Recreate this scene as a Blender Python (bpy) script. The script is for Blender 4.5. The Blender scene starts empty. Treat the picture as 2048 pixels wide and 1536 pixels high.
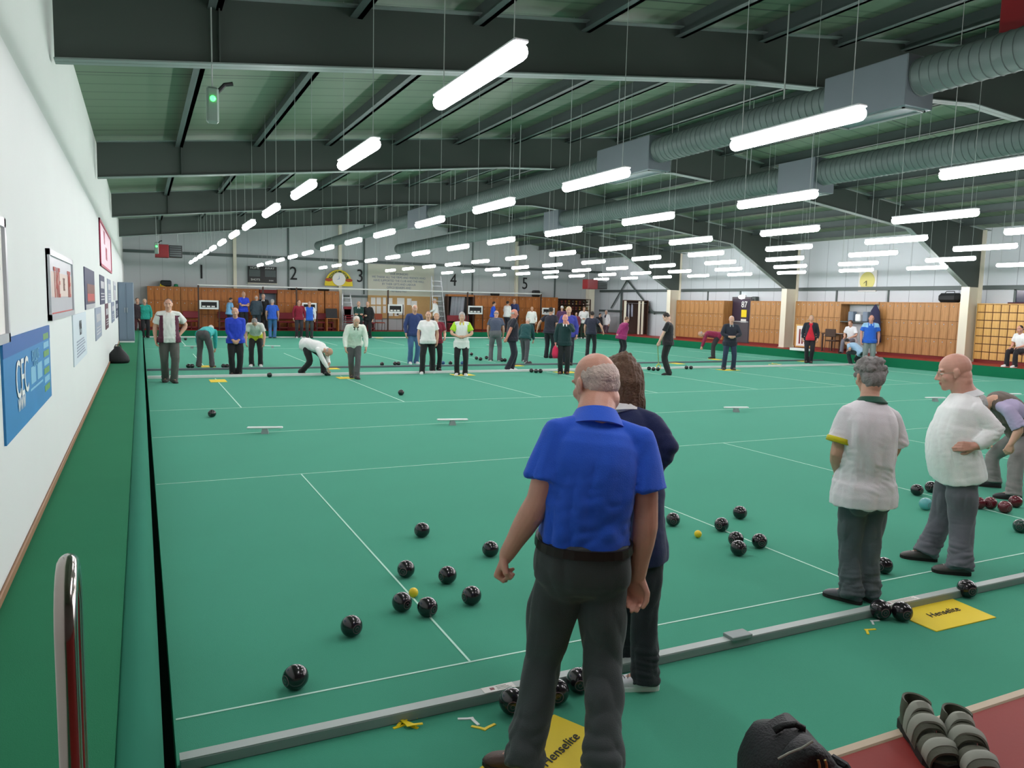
import bpy, math, random
import numpy as np
from mathutils import Vector, Matrix
random.seed(7); rng = np.random.default_rng(7)
scene = bpy.context.scene
COL = scene.collection
PI = math.pi

# ------------------------------------------------------------------ camera calibration (2048 x 1536)
CX, CY, EYE = 1024.0, 768.0, 1.95
_a = np.array([281 - CX, 591 - CY]); _b = np.array([4205 - CX, 683 - CY])
FPX = math.sqrt(-(_a @ _b))
def _n(v): v = np.array(v, float); return v / np.linalg.norm(v)
AY = _n([_a[0], _a[1], FPX]); AX = _n([_b[0], _b[1], FPX]); AZ = np.cross(AX, AY)
if AZ[1] > 0: AZ = -AZ
ROWS = np.array([AX, AY, AZ])
CAM = np.array([0, 0, EYE])
FWD = _n([ROWS[0, 2], ROWS[1, 2], 0]); RGT = np.array([FWD[1], -FWD[0], 0])
def ray(px, py): return ROWS @ np.array([px - CX, py - CY, FPX])
def atZ(px, py, z=0.0): r = ray(px, py); return CAM + r * ((z - EYE) / r[2])
def atX(px, py, x): r = ray(px, py); return CAM + r * (x / r[0])
def atY(px, py, y): r = ray(px, py); return CAM + r * (y / r[1])
def W(px, py, hd): r = ray(px, py); return CAM + r * (hd / (r @ FWD))     # point at a horizontal distance
def hdist(p): return float((np.array(p) - CAM) @ FWD)

# ------------------------------------------------------------------ mesh helpers
class MB:
    def __init__(s): s.v = []; s.f = []; s.m = []
    def add(s, verts, faces, m=0):
        o = len(s.v); s.v.extend([tuple(map(float, p)) for p in verts])
        for fc in faces: s.f.append(tuple(i + o for i in fc)); s.m.append(m)
        return s
    def box(s, lo, hi, m=0, bev=0.0):
        x0, y0, z0 = lo; x1, y1, z1 = hi
        if bev > 0:
            b = min(bev, .45 * min(x1 - x0, y1 - y0, z1 - z0))
            def ring(z, i): return [(x0 + i, y0 + b, z), (x0 + b, y0 + i, z), (x1 - b, y0 + i, z), (x1 - i, y0 + b, z), (x1 - i, y1 - b, z), (x1 - b, y1 - i, z), (x0 + b, y1 - i, z), (x0 + i, y1 - b, z)]
            def ringi(z): return [(x0 + b, y0 + b, z), (x0 + b, y0 + b, z), (x1 - b, y0 + b, z), (x1 - b, y0 + b, z), (x1 - b, y1 - b, z), (x1 - b, y1 - b, z), (x0 + b, y1 - b, z), (x0 + b, y1 - b, z)]
            return s.loft([ring(z0, b), ring(z0 + b, 0), ring(z1 - b, 0), ring(z1, b)], m)
        v = [(x0, y0, z0), (x1, y0, z0), (x1, y1, z0), (x0, y1, z0), (x0, y0, z1), (x1, y0, z1), (x1, y1, z1), (x0, y1, z1)]
        return s.add(v, [(0, 3, 2, 1), (4, 5, 6, 7), (0, 1, 5, 4), (1, 2, 6, 5), (2, 3, 7, 6), (3, 0, 4, 7)], m)
    def loft(s, rings, m=0, cap=True, closed=False):
        n = len(rings[0]); k = len(rings); v = [p for r in rings for p in r]; f = []
        for i in range(k if closed else k - 1):
            a = i * n; b = ((i + 1) % k) * n
            for j in range(n): f.append((a + j, a + (j + 1) % n, b + (j + 1) % n, b + j))
        if cap and not closed: f.append(tuple(reversed(range(n)))); f.append(tuple(range((k - 1) * n, k * n)))
        return s.add(v, f, m)
    def tube(s, pts, r, n=8, m=0, cap=True, closed=False, flat=None):
        pts = [np.array(p, float) for p in pts]; k = len(pts)
        rs = [r] * k if np.isscalar(r) else list(r)
        rings = []; up = None
        for i in range(k):
            if closed: t = pts[(i + 1) % k] - pts[i - 1]
            else: t = pts[min(i + 1, k - 1)] - pts[max(i - 1, 0)]
            t = t / (np.linalg.norm(t) + 1e-12)
            if up is None:
                up = np.array([0, 0, 1.]) if abs(t[2]) < .9 else np.array([1., 0, 0])
            u = np.cross(t, up); u /= (np.linalg.norm(u) + 1e-12); w = np.cross(u, t); up = w
            fu, fw = (1, 1) if flat is None else flat
            rings.append([pts[i] + (u * math.cos(a) * fu + w * math.sin(a) * fw) * rs[i] for a in np.linspace(0, 2 * PI, n, endpoint=False)])
        return s.loft(rings, m, cap, closed)
    def cyl(s, p0, p1, r, n=16, m=0): return s.tube([p0, p1], r, n, m)
    def lathe(s, prof, c=(0, 0, 0), n=24, m=0, axis='z'):
        rings = []
        for r, h in prof:
            rg = []
            for a in np.linspace(0, 2 * PI, n, endpoint=False):
                x, y = r * math.cos(a), r * math.sin(a)
                p = {'z': (x, y, h), 'y': (x, -h, y), 'x': (h, x, y)}[axis]
                rg.append((c[0] + p[0], c[1] + p[1], c[2] + p[2]))
            rings.append(rg)
        return s.loft(rings, m)
    def sphere(s, c, r, n=16, k=10, m=0, M=None):
        r = (r, r, r) if np.isscalar(r) else r
        rings = []
        for i in range(k + 1):
            t = PI * i / k; sr = max(math.sin(t), .02); z = -math.cos(t)
            rg = []
            for a in np.linspace(0, 2 * PI, n, endpoint=False):
                p = np.array([r[0] * sr * math.cos(a), r[1] * sr * math.sin(a), r[2] * z])
                if M is not None: p = M @ p
                rg.append(tuple(np.array(c) + p))
            rings.append(rg)
        return s.loft(rings, m)
    def prism(s, poly, d, m=0):
        """poly: 3d points of a flat outline, d: extrusion vector"""
        n = len(poly); d = np.array(d, float)
        v = [np.array(p, float) for p in poly] + [np.array(p, float) + d for p in poly]
        f = [tuple(reversed(range(n))), tuple(range(n, 2 * n))] + [(i, (i + 1) % n, n + (i + 1) % n, n + i) for i in range(n)]
        return s.add(v, f, m)
    def build(s, name, mats, parent=None, smooth=False, loc=None, angle=None):
        me = bpy.data.meshes.new(name)
        me.from_pydata(s.v, [], s.f)
        for mt in (mats if isinstance(mats, (list, tuple)) else [mats]): me.materials.append(mt)
        if any(s.m): me.polygons.foreach_set('material_index', s.m)
        fixn(me)
        if smooth:
            me.polygons.foreach_set('use_smooth', [True] * len(me.polygons))
            if angle: me.set_sharp_from_angle(angle=math.radians(angle))
        me.update()
        o = bpy.data.objects.new(name, me); COL.objects.link(o)
        if loc is not None: o.location = loc
        if parent is not None: o.parent = parent
        return o
import bmesh
def fixn(me):
    bm = bmesh.new(); bm.from_mesh(me); bmesh.ops.recalc_face_normals(bm, faces=bm.faces); bm.to_mesh(me); bm.free()
def tag(o, label=None, cat=None, group=None, kind=None):
    if label: o['label'] = label
    if cat: o['category'] = cat
    if group: o['group'] = group
    if kind: o['kind'] = kind
    return o
def empty(name, label, cat, loc=(0, 0, 0), rz=0.0, group=None):
    o = bpy.data.objects.new(name, None); COL.objects.link(o); o.location = tuple(map(float, loc)); o.rotation_euler = (0, 0, rz)
    o.empty_display_size = .1
    return tag(o, label, cat, group)
def dup(root, loc=None, rz=None, label=None, group=None):
    r = root.copy(); COL.objects.link(r)
    if loc is not None: r.location = tuple(map(float, loc))
    if rz is not None: r.rotation_euler = (0, 0, rz)
    if label: r['label'] = label
    if group: r['group'] = group
    for ch in list(root.children):
        c = ch.copy(); COL.objects.link(c); c.parent = r
        for g in list(ch.children):
            d = g.copy(); COL.objects.link(d); d.parent = c
    return r
def text_mesh(body, size=1.0, ext=0.0, align='CENTER', shear=0.0, sx=1.0):
    cu = bpy.data.curves.new('txt', 'FONT'); cu.body = body; cu.size = size; cu.extrude = ext
    cu.align_x = align; cu.align_y = 'CENTER'; cu.shear = shear; cu.resolution_u = 3
    o = bpy.data.objects.new('txt', cu); COL.objects.link(o)
    dg = bpy.context.evaluated_depsgraph_get(); dg.update()
    me = bpy.data.meshes.new_from_object(o.evaluated_get(dg))
    v = [(p.co.x * sx, p.co.y, p.co.z) for p in me.vertices]; f = [tuple(p.vertices) for p in me.polygons]
    bpy.data.objects.remove(o); bpy.data.curves.remove(cu); bpy.data.meshes.remove(me)
    return v, f
def put_text(mb, body, size, org, ux, uy, m=0, lift=.002, ext=.001, **k):
    """flat lettering: ux, uy are the reading and up directions, org its centre"""
    v, f = text_mesh(body, size, ext, **k)
    ux, uy = np.array(ux, float), np.array(uy, float); uz = np.cross(ux, uy); o = np.array(org, float)
    mb.add([o + ux * p[0] + uy * p[1] + uz * (p[2] + lift) for p in v], f, m)

# ------------------------------------------------------------------ materials
def lin(c):
    return tuple(((x / 255) / 12.92 if x / 255 <= .04045 else ((x / 255 + .055) / 1.055) ** 2.4) for x in c) + (1,)
def mat(name, col, rough=.6, metal=0.0, noise=0.0, nscale=8.0, bump=0.0, bscale=60.0, emit=0.0, coat=0.0, spec=.5, stretch=None, sheen=0.0, srgb=True):
    m = bpy.data.materials.new(name); m.use_nodes = True; nt = m.node_tree; N = nt.nodes; L = nt.links
    b = N['Principled BSDF']; c = lin(col) if srgb else tuple(col) + (1,)
    b.inputs['Base Color'].default_value = c; b.inputs['Roughness'].default_value = rough; b.inputs['Metallic'].default_value = metal
    b.inputs['Specular IOR Level'].default_value = spec
    if coat: b.inputs['Coat Weight'].default_value = coat; b.inputs['Coat Roughness'].default_value = .05
    if sheen: b.inputs['Sheen Weight'].default_value = sheen
    if emit: b.inputs['Emission Color'].default_value = c; b.inputs['Emission Strength'].default_value = emit
    if noise or bump:
        tc = N.new('ShaderNodeTexCoord'); src = tc.outputs['Object']
        if stretch:
            mp = N.new('ShaderNodeMapping'); mp.inputs['Scale'].default_value = stretch; L.new(src, mp.inputs[0]); src = mp.outputs[0]
        if noise:
            nz = N.new('ShaderNodeTexNoise'); nz.inputs['Scale'].default_value = nscale; nz.inputs['Detail'].default_value = 4; L.new(src, nz.inputs['Vector'])
            mr = N.new('ShaderNodeMapRange'); mr.inputs[3].default_value = 1 - noise; mr.inputs[4].default_value = 1 + noise; L.new(nz.outputs[0], mr.inputs[0])
            mx = N.new('ShaderNodeMix'); mx.data_type = 'RGBA'; mx.blend_type = 'MULTIPLY'; mx.inputs[0].default_value = 1
            mx.inputs[6].default_value = c; L.new(mr.outputs[0], mx.inputs[7]); L.new(mx.outputs[2], b.inputs['Base Color'])
        if bump:
            n2 = N.new('ShaderNodeTexNoise'); n2.inputs['Scale'].default_value = bscale; n2.inputs['Detail'].default_value = 3; L.new(src, n2.inputs['Vector'])
            bp = N.new('ShaderNodeBump'); bp.inputs['Strength'].default_value = bump; bp.inputs['Distance'].default_value = .01
            L.new(n2.outputs[0], bp.inputs['Height']); L.new(bp.outputs[0], b.inputs['Normal'])
    return m
def bands(m, axis, period, strength=.4, dist=.02, dark=None, width=.06):
    """adds ribs along one axis (bump) and, if dark, thin seam lines in the colour"""
    nt = m.node_tree; N = nt.nodes; L = nt.links; b = N['Principled BSDF']
    tc = N.new('ShaderNodeTexCoord'); sp = N.new('ShaderNodeSeparateXYZ'); L.new(tc.outputs['Object'], sp.inputs[0])
    mo = N.new('ShaderNodeMath'); mo.operation = 'WRAP'; mo.inputs[1].default_value = 1; mo.inputs[2].default_value = 0
    dv = N.new('ShaderNodeMath'); dv.operation = 'DIVIDE'; dv.inputs[1].default_value = period; L.new(sp.outputs['XYZ'.index(axis)], dv.inputs[0]); L.new(dv.outputs[0], mo.inputs[0])
    pp = N.new('ShaderNodeMath'); pp.operation = 'LESS_THAN'; pp.inputs[1].default_value = width; L.new(mo.outputs[0], pp.inputs[0])
    bp = N.new('ShaderNodeBump'); bp.inputs['Strength'].default_value = strength; bp.inputs['Distance'].default_value = dist; bp.invert = True
    L.new(pp.outputs[0], bp.inputs['Height'])
    if b.inputs['Normal'].links: L.new(b.inputs['Normal'].links[0].from_socket, bp.inputs['Normal'])
    L.new(bp.outputs[0], b.inputs['Normal'])
    if dark is not None:
        mx = N.new('ShaderNodeMix'); mx.data_type = 'RGBA'; L.new(pp.outputs[0], mx.inputs[0])
        if b.inputs['Base Color'].links: L.new(b.inputs['Base Color'].links[0].from_socket, mx.inputs[6])
        else: mx.inputs[6].default_value = b.inputs['Base Color'].default_value
        mx.inputs[7].default_value = lin(dark); L.new(mx.outputs[2], b.inputs['Base Color'])
    return m
def woodgrain(name, c1, c2, rough=.45, axis_scale=(6, 6, .7)):
    m = bpy.data.materials.new(name); m.use_nodes = True; nt = m.node_tree; N = nt.nodes; L = nt.links; b = N['Principled BSDF']
    b.inputs['Roughness'].default_value = rough
    tc = N.new('ShaderNodeTexCoord'); mp = N.new('ShaderNodeMapping'); mp.inputs['Scale'].default_value = axis_scale; L.new(tc.outputs['Object'], mp.inputs[0])
    nz = N.new('ShaderNodeTexNoise'); nz.inputs['Scale'].default_value = 2.5; nz.inputs['Detail'].default_value = 6; nz.inputs['Distortion'].default_value = .6; L.new(mp.outputs[0], nz.inputs['Vector'])
    cr = N.new('ShaderNodeValToRGB'); cr.color_ramp.elements[0].color = lin(c1); cr.color_ramp.elements[1].color = lin(c2)
    cr.color_ramp.elements[0].position = .3; cr.color_ramp.elements[1].position = .7
    L.new(nz.outputs[0], cr.inputs[0]); L.new(cr.outputs[0], b.inputs['Base Color'])
    return m
V3 = lambda *a: np.array(a, float)
_mc = {}
def cmat(kind, col, **k):
    key = (kind, tuple(col))
    if key not in _mc:
        if kind == 'cloth': _mc[key] = mat('cloth_%d' % len(_mc), col, .85, noise=.10, nscale=9, bump=.25, bscale=220, sheen=.15, **k)
        elif kind == 'skin': _mc[key] = mat('skin_%d' % len(_mc), col, .5, noise=.10, nscale=14, bump=.12, bscale=150, **k)
        elif kind == 'hair': _mc[key] = mat('hair_%d' % len(_mc), col, .6, noise=.35, nscale=26, bump=.8, bscale=90, **k)
        elif kind == 'shoe': _mc[key] = mat('leather_%d' % len(_mc), col, .5, noise=.12, nscale=20, bump=.15, bscale=90, **k)
        else: _mc[key] = mat('plain_%d' % len(_mc), col, .5, **k)
    return _mc[key]
M = {}
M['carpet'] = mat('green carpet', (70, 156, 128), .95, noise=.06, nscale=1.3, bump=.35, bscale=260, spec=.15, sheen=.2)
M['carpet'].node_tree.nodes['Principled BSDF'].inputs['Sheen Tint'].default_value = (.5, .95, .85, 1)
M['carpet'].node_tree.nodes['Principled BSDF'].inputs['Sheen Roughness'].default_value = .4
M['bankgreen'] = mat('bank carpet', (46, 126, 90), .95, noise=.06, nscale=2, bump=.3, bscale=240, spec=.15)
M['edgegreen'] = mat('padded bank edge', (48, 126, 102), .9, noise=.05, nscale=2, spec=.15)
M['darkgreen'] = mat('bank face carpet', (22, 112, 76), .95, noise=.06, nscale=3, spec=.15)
M['ditch'] = mat('shaded ditch floor', (12, 22, 18), .9)  # near-black colour stands for the shade down in the narrow ditch
M['redfloor'] = mat('red vinyl floor', (146, 46, 40), .6, spec=.3, noise=.07, nscale=1.5, bump=.05, bscale=40)
M['plaster'] = mat('white plaster', (226, 230, 228), .9, noise=.02, nscale=1.5, bump=.05, bscale=30)
M['plasterup'] = mat('dimmed upper plaster', (205, 214, 208), .9, noise=.02, nscale=1.5)  # greyer than the wall below: the weaker light up there is in the colour
M['clad'] = bands(mat('grey wall cladding', (200, 208, 212), .6, noise=.03, nscale=.8), 'Y', 1.0, .5, .02, (150, 160, 166), .02)
M['cladx'] = bands(mat('grey gable cladding', (184, 190, 192), .6, noise=.03, nscale=.8), 'X', 1.0, .5, .02, (160, 166, 168), .02)
M['sheet'] = bands(bands(mat('roof liner sheet', (104, 124, 102), .55, noise=.08, nscale=.35), 'Y', .5, .6, .02, (82, 102, 84), .10), 'Y', 4.12, .2, .01, (48, 58, 52), .008)
M['steel'] = mat('dark painted steel', (74, 84, 84), .5, noise=.06, nscale=1.5)
M['rafter'] = mat('rafter paint', (66, 76, 71), .55, noise=.06, nscale=1.2)
M['flange'] = mat('flange paint', (128, 142, 138), .5, noise=.05, nscale=2)
M['nearwall'] = mat('dark near wall', (92, 84, 80), .8)
M['purlin'] = mat('galvanised purlin', (80, 92, 90), .5, .2, noise=.08, nscale=2)
M['cream'] = mat('cream painted column', (226, 220, 200), .6, noise=.03, nscale=2)
M['duct'] = mat('galvanised duct', (92, 108, 104), .6, .25, noise=.08, nscale=3)
M['ductbox'] = mat('grey duct box', (112, 124, 130), .45, .35, noise=.06, nscale=3)
M['lamp'] = mat('lit lamp diffuser', (255, 249, 252), .4, emit=42.0)
M['lampmetal'] = mat('white lamp housing', (215, 218, 220), .4)
M['wire'] = mat('grey suspension wire', (170, 180, 176), .5)
M['white'] = mat('white paint', (236, 238, 236), .6)
M['line'] = mat('white line tape', (196, 236, 220), .7)
M['chrome'] = mat('polished steel', (168, 160, 154), .16, 1.0)
M['grey'] = mat('grey coated board', (136, 150, 148), .5, noise=.05, nscale=4)
M['greytop'] = mat('pale grey board top', (176, 188, 184), .5, noise=.05, nscale=4)
M['yellow'] = mat('yellow rubber mat', (242, 214, 48), .7, noise=.05, nscale=6, bump=.1, bscale=80)
M['yplastic'] = mat('yellow plastic', (244, 216, 30), .45)
M['wplastic'] = mat('white plastic', (240, 243, 243), .45)
M['black'] = mat('black plastic', (20, 21, 23), .45)
M['blackcloth'] = mat('black nylon', (16, 21, 24), .6, noise=.15, nscale=18, bump=.5, bscale=120)
M['ink'] = mat('dark ink', (24, 24, 26), .7)
M['bowl'] = mat('black bowl composite', (24, 20, 26), .22, coat=.5)
M['bowlring'] = mat('engraved ring', (118, 84, 92), .5)
M['bowlred'] = mat('maroon bowl composite', (96, 20, 34), .25, coat=.4)
M['bowlteal'] = mat('pale teal bowl composite', (92, 168, 170), .3, coat=.3)
M['bowlgreen'] = mat('dark green bowl composite', (22, 62, 52), .25, coat=.4)
M['bowlblue'] = mat('blue bowl composite', (24, 78, 130), .3, coat=.3)
M['jack'] = mat('yellow jack', (240, 204, 40), .4)
M['locker'] = woodgrain('oak locker veneer', (156, 108, 58), (182, 134, 80), .45)
M['lockerfar'] = woodgrain('orange locker veneer', (158, 92, 34), (190, 116, 48), .45)
M['lockerbox'] = woodgrain('pale box locker veneer', (196, 150, 78), (216, 172, 98), .5)
M['lockeredge'] = mat('dark locker gap', (84, 48, 22), .7)
M['plinth'] = mat('red plinth', (120, 26, 20), .6)
M['skirt'] = mat('brown skirting', (150, 112, 80), .6, noise=.08, nscale=5)
M['nosing'] = mat('tan edge nosing', (196, 178, 150), .5, noise=.06, nscale=8)
M['alu'] = mat('aluminium', (190, 194, 198), .4, .6)
M['redpaint'] = mat('red enamel', (120, 18, 24), .45)
M['redseat'] = mat('red vinyl seat', (140, 38, 50), .5, noise=.06, nscale=6)
M['paper'] = mat('white paper', (238, 236, 232), .8)
M['cork'] = mat('tan noticeboard', (198, 160, 108), .85, noise=.08, nscale=20)
M['cork2'] = mat('pale painted board', (206, 204, 190), .8, noise=.03, nscale=2)
M['greyloc'] = mat('grey steel locker', (118, 134, 152), .45, .1, noise=.04, nscale=3)
M['doorgrey'] = mat('dark grey door', (74, 70, 76), .5)
M['led'] = mat('green lit indicator', (60, 255, 90), .4, emit=6.0)
M['olive'] = mat('olive sandal leather', (84, 86, 72), .7, noise=.12, nscale=20, bump=.2, bscale=90)
M['velcro'] = mat('grey sandal strap', (156, 160, 148), .75, noise=.08, nscale=30)
M['sole'] = mat('dark sole', (30, 28, 26), .8)
M['darkwood'] = mat('dark stained wood', (66, 42, 30), .55, noise=.12, nscale=8)
# ------------------------------------------------------------------ the setting
PL = 0.34                      # height of the raised surround
XL, XR, YF = -0.70, 26.5, 41.95  # left wall, right wall, far wall
RX, RY0, RY1 = 24.45, 1.88, 39.85   # right and near and far limits of the carpet
RIDGE = 12.86; SL = .119
def roofz(x): return 4.97 + SL * (min(x, 2 * RIDGE - x) + .69)
def struct(name, mb, m, **k):
    return tag(mb.build(name, m, **k), kind='structure')
struct('floor', MB().box((.09, RY0, -.2), (RX, RY1 + .12, 0)), M['carpet'])
fl = bpy.data.objects['floor']
# ditch on the left, bank along the left wall
struct('trim_1', MB().box((-.06, RY0, -.25), (.09, YF, -.14)), M['ditch'])
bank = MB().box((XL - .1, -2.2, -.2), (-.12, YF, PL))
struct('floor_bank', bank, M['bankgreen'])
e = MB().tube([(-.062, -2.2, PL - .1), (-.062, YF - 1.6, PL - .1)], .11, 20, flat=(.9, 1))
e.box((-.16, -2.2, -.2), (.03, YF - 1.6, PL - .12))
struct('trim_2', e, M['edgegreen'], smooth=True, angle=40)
# raised red surround
struct('floor_near', MB().box((-.12, -2.2, -.2), (XR + .1, RY0 - .02, PL)), M['redfloor'])
struct('trim_3', MB().box((-.1, RY0 - .045, -.2), (RX + .3, RY0, PL + .006), bev=.006), M['nosing'])
struct('floor_right', MB().box((RX + .06, RY0, -.2), (XR + .1, YF, PL)), M['redfloor'])
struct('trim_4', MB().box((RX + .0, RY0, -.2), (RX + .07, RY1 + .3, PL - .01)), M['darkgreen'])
struct('floor_far', MB().box((-.12, RY1 + .28, -.2), (RX + .06, YF, PL)), M['redfloor'])
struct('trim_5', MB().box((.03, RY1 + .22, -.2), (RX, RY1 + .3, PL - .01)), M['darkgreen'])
# walls
lw = MB().box((XL - .15, -2.3, 0), (XL, YF, 3.44)); lw.add([(XL, -2.3, 3.44), (XL, YF, 3.44), (XL - .03, YF, 3.47), (XL - .03, -2.3, 3.47)], [(0, 1, 2, 3)])
struct('wall_left', lw, M['plaster'])
struct('wall_left_upper', MB().box((XL - .15, -2.3, 3.44), (XL - .025, YF, roofz(XL) + .04)), M['plasterup'])
struct('baseboard_left', MB().box((XL, -2.2, PL), (XL + .018, YF, PL + .055), bev=.006), M['skirt'])
def gable(y0, y1): return [(XL - .15, y0, -.2), (XR + .15, y0, -.2), (XR + .15, y0, roofz(XR) + .05), (RIDGE, y0, roofz(RIDGE) + .05), (XL - .15, y0, roofz(XL) + .05)]
struct('wall_far', MB().prism(gable(YF, 0), (0, .15, 0)), M['cladx'])
struct('wall_near', MB().prism(gable(-2.35, 0), (0, .15, 0)), M['nearwall'])
struct('wall_right', MB().box((XR, -2.3, -.2), (XR + .15, YF + .1, roofz(XR) + .05)), M['clad'])
rf = MB()
for xa, xb in ((XL - .15, RIDGE), (RIDGE, XR + .15)):
    rf.prism([(xa, -2.35, roofz(xa)), (xb, -2.35, roofz(xb)), (xb, -2.35, roofz(xb) + .1), (xa, -2.35, roofz(xa) + .1)], (0, YF + 2.5, 0))
struct('ceiling', rf, M['sheet'])
# far wall columns and rails
for i, px in enumerate((470, 680, 1033)):
    x = atY(px, 560, YF - .12)[0]
    struct('trim_%d' % (6 + i), MB().box((x - .08, YF - .2, PL), (x + .08, YF, roofz(x))), M['cream'])
for i, px in enumerate((577, 728, 945, 1110)):
    x = atY(px, 560, YF - .03)[0]
    struct('trim_%d' % (9 + i), MB().box((x - .04, YF - .05, 2.3), (x + .04, YF, roofz(x))), M['purlin'])
struct('trim_13', MB().box((XL, YF - .1, 4.02), (XR, YF, 4.16)), M['purlin'])
struct('trim_14', MB().box((8.6, YF - .1, 2.14), (11.3, YF, 2.24)), M['purlin'])
struct('trim_15', MB().box((XR - .1, -2, 2.84), (XR, YF, 2.98)), M['purlin'])
struct('trim_16', MB().box((XR - .1, 33.8, 1.62), (XR, YF, 1.74)), M['purlin'])
for i, y in enumerate((14.6, 20.9, 23.4, 29.2, 31.6)):
    struct('trim_%d' % (17 + i), MB().box((XR - .05, y - .03, 2.3), (XR, y + .03, 2.84)), M['purlin'])
# ------------------------------------------------------------------ white lines on the carpet
def line(p0, p1, w=.012):
    p0, p1 = np.array(p0, float), np.array(p1, float); d = (p1 - p0) / np.linalg.norm(p1 - p0); n = np.array([-d[1], d[0], 0]) * w / 2
    mb = MB(); up = np.array([0, 0, .0025])
    mb.prism([p0 - n, p1 - n, p1 + n, p0 + n], up)
    o = mb.build('line_marking', M['line'], fl); return o
LX = [1.575 + 3.03 * i for i in range(8)]
for x in LX:
    line((x, 3.69, 0), (x, 8.62, 0), .013); line((x, 14.3, 0), (x, 19.7, 0), .022)
    line((x, 23.3, 0), (x, 28.4, 0), .025); line((x, 33.2, 0), (x, 38.2, 0), .03)
for y, w in ((3.69, .013), (8.62, .012), (11.55, .014), (14.3, .016), (31.2, .02)): line((.1, y, 0), (RX - .02, y, 0), w)
# ------------------------------------------------------------------ boards lying across the green
def ditch_board(y, x0, x1, hgt, dep, label, mt, ms, joints=True):
    r = empty('ditch_board', label, 'board', (0, y, 0), group='boards laid across the green')
    MB().box((x0, 0, 0), (x1, dep, hgt), bev=.004).build('beam', ms, r)
    MB().box((x0, .002, hgt), (x1, dep - .002, hgt + .003)).build('top_strip', mt, r)
    if joints:
        for px, py in ((1466, 1268), (2045, 1137)):
            x = atZ(px, py, hgt)[0]
            MB().box((x - .075, -.012, hgt), (x + .075, dep + .012, hgt + .022), bev=.003).build('joint_cap', M['grey'], r)
        for (pa, pb, dot) in (((966, 1384), (1028, 1370), True), ((1760, 1207), (1824, 1192), True)):
            xa = atZ(*pa, hgt)[0]; xb = atZ(*pb, hgt)[0]
            s = MB().box((xa, .004, hgt + .003), (xb, dep - .004, hgt + .005)).build('sticker', M['paper'], r)
            xc = xa + .05
            MB().box((xc - .011, .02, hgt + .005), (xc + .011, dep - .02, hgt + .0056)).build('emblem', M['redpaint'], s)
            ln = MB()
            for q in range(3): ln.box((xc + .025, .015 + q * .013, hgt + .005), (xb - .02 - .01 * q, .02 + q * .013, hgt + .0056))
            ln.build('lettering', M['velcro'], s)
    return r
y_n = atZ(1450, 1279, .05)[1] - .03
ditch_board(y_n, .10, RX - .02, .05, .062, 'grey board laid across the near end of the green with joint caps and white stickers', M['greytop'], M['grey'])
ditch_board(19.9, .10, RX - .02, .06, .09, 'pale board across the green behind the yellow mats of the near game', M['white'], M['white'], False)
ditch_board(22.0, .10, RX - .02, .05, .09, 'dark board across the green, the first one beyond the pale board', M['ductbox'], M['ductbox'], False)
ditch_board(39.86, .10, RX - .02, .05, .12, 'white board along the foot of the far green bank', M['white'], M['white'], False)
# ------------------------------------------------------------------ portal frames
FRY = [8.83, 17.06, 25.3, 33.5]
FRN = ['nearest the camera', 'second from the camera', 'third from the camera', 'nearest the far wall']
CLX = 25.42
bot = [(XL + .01, 4.17), (7.9, 5.19), (RIDGE, 5.52), (2 * RIDGE - 7.9, 5.19), (22.3, 4.66), (CLX, 2.9)]
top = [(XL + .01, 4.84), (RIDGE, 4.84 + SL * 13.55), (26.4, 4.84)]
PX = [.8 + 1.48 * k for k in range(8)]
frame0 = None
for fy, fn in zip(FRY, FRN):
    lab = 'dark steel roof frame spanning the hall, ' + fn
    if frame0 is None:
        r = empty('portal_frame', lab, 'roof frame', (0, fy, 0), group='steel roof frames'); frame0 = r
        MB().prism([(x, -.006, z) for x, z in bot + [(26.1, 2.9), (26.1, 4.85)] + top[::-1][1:]], (0, .012, 0)).build('web', M['rafter'], r)
        f = MB()
        for (xa, za), (xb, zb) in list(zip(bot, bot[1:])) + list(zip(top, top[1:])):
            f.prism([(xa, -.1, za), (xb, -.1, zb), (xb, -.1, zb + .016), (xa, -.1, za + .016)], (0, .2, 0))
        f.build('flange', M['flange'], r)
        c = MB(); c.box((CLX, -.15, PL), (CLX + .02, .15, 2.9)); c.box((CLX + .02, -.012, PL), (26.08, .012, 2.9)); c.box((26.08, -.15, PL), (26.1, .15, 4.85))
        c.box((CLX - .03, -.17, PL), (26.12, .17, PL + .02))
        c.build('column', M['cream'], r)
        for x in PX[:1]:
            s = MB()
            z0 = np.interp(x, [p[0] for p in bot], [p[1] for p in bot]); z1 = np.interp(x, [p[0] for p in top], [p[1] for p in top])
            s.box((x - .006, -.09, z0 + .02), (x + .006, -.006, z1)); s.box((x - .006, -.02, z0 + .02), (x + .08, -.006, z1))
            s.build('stiffener', M['rafter'], r)
    else: dup(frame0, (0, fy, 0), 0, lab, 'steel roof frames')
ORD = ['first', 'second', 'third', 'fourth', 'fifth', 'sixth', 'seventh', 'eighth', 'ninth', 'tenth', 'eleventh', 'twelfth', 'thirteenth', 'fourteenth', 'fifteenth', 'sixteenth']
prs = PX + [12.55, 13.2] + [2 * RIDGE - x for x in PX[::-1]]
for i, x in enumerate(prs):
    z = roofz(x) - .005
    mb = MB(); sg = 1 if x < RIDGE else -1
    mb.box((x - .03, -2.2, z - .24), (x + .03, YF, z)); mb.box((x - .11, -2.2, z - .24), (x + .03, YF, z - .23))
    tag(mb.build('purlin', M['purlin']), 'long steel roof purlin, %s from the wall with the posters' % ORD[min(i, 15)] if i < 16 else 'long steel roof purlin, %s before the locker wall' % ('last' if i == 17 else 'last but one'), 'purlin', 'roof purlins')
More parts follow.
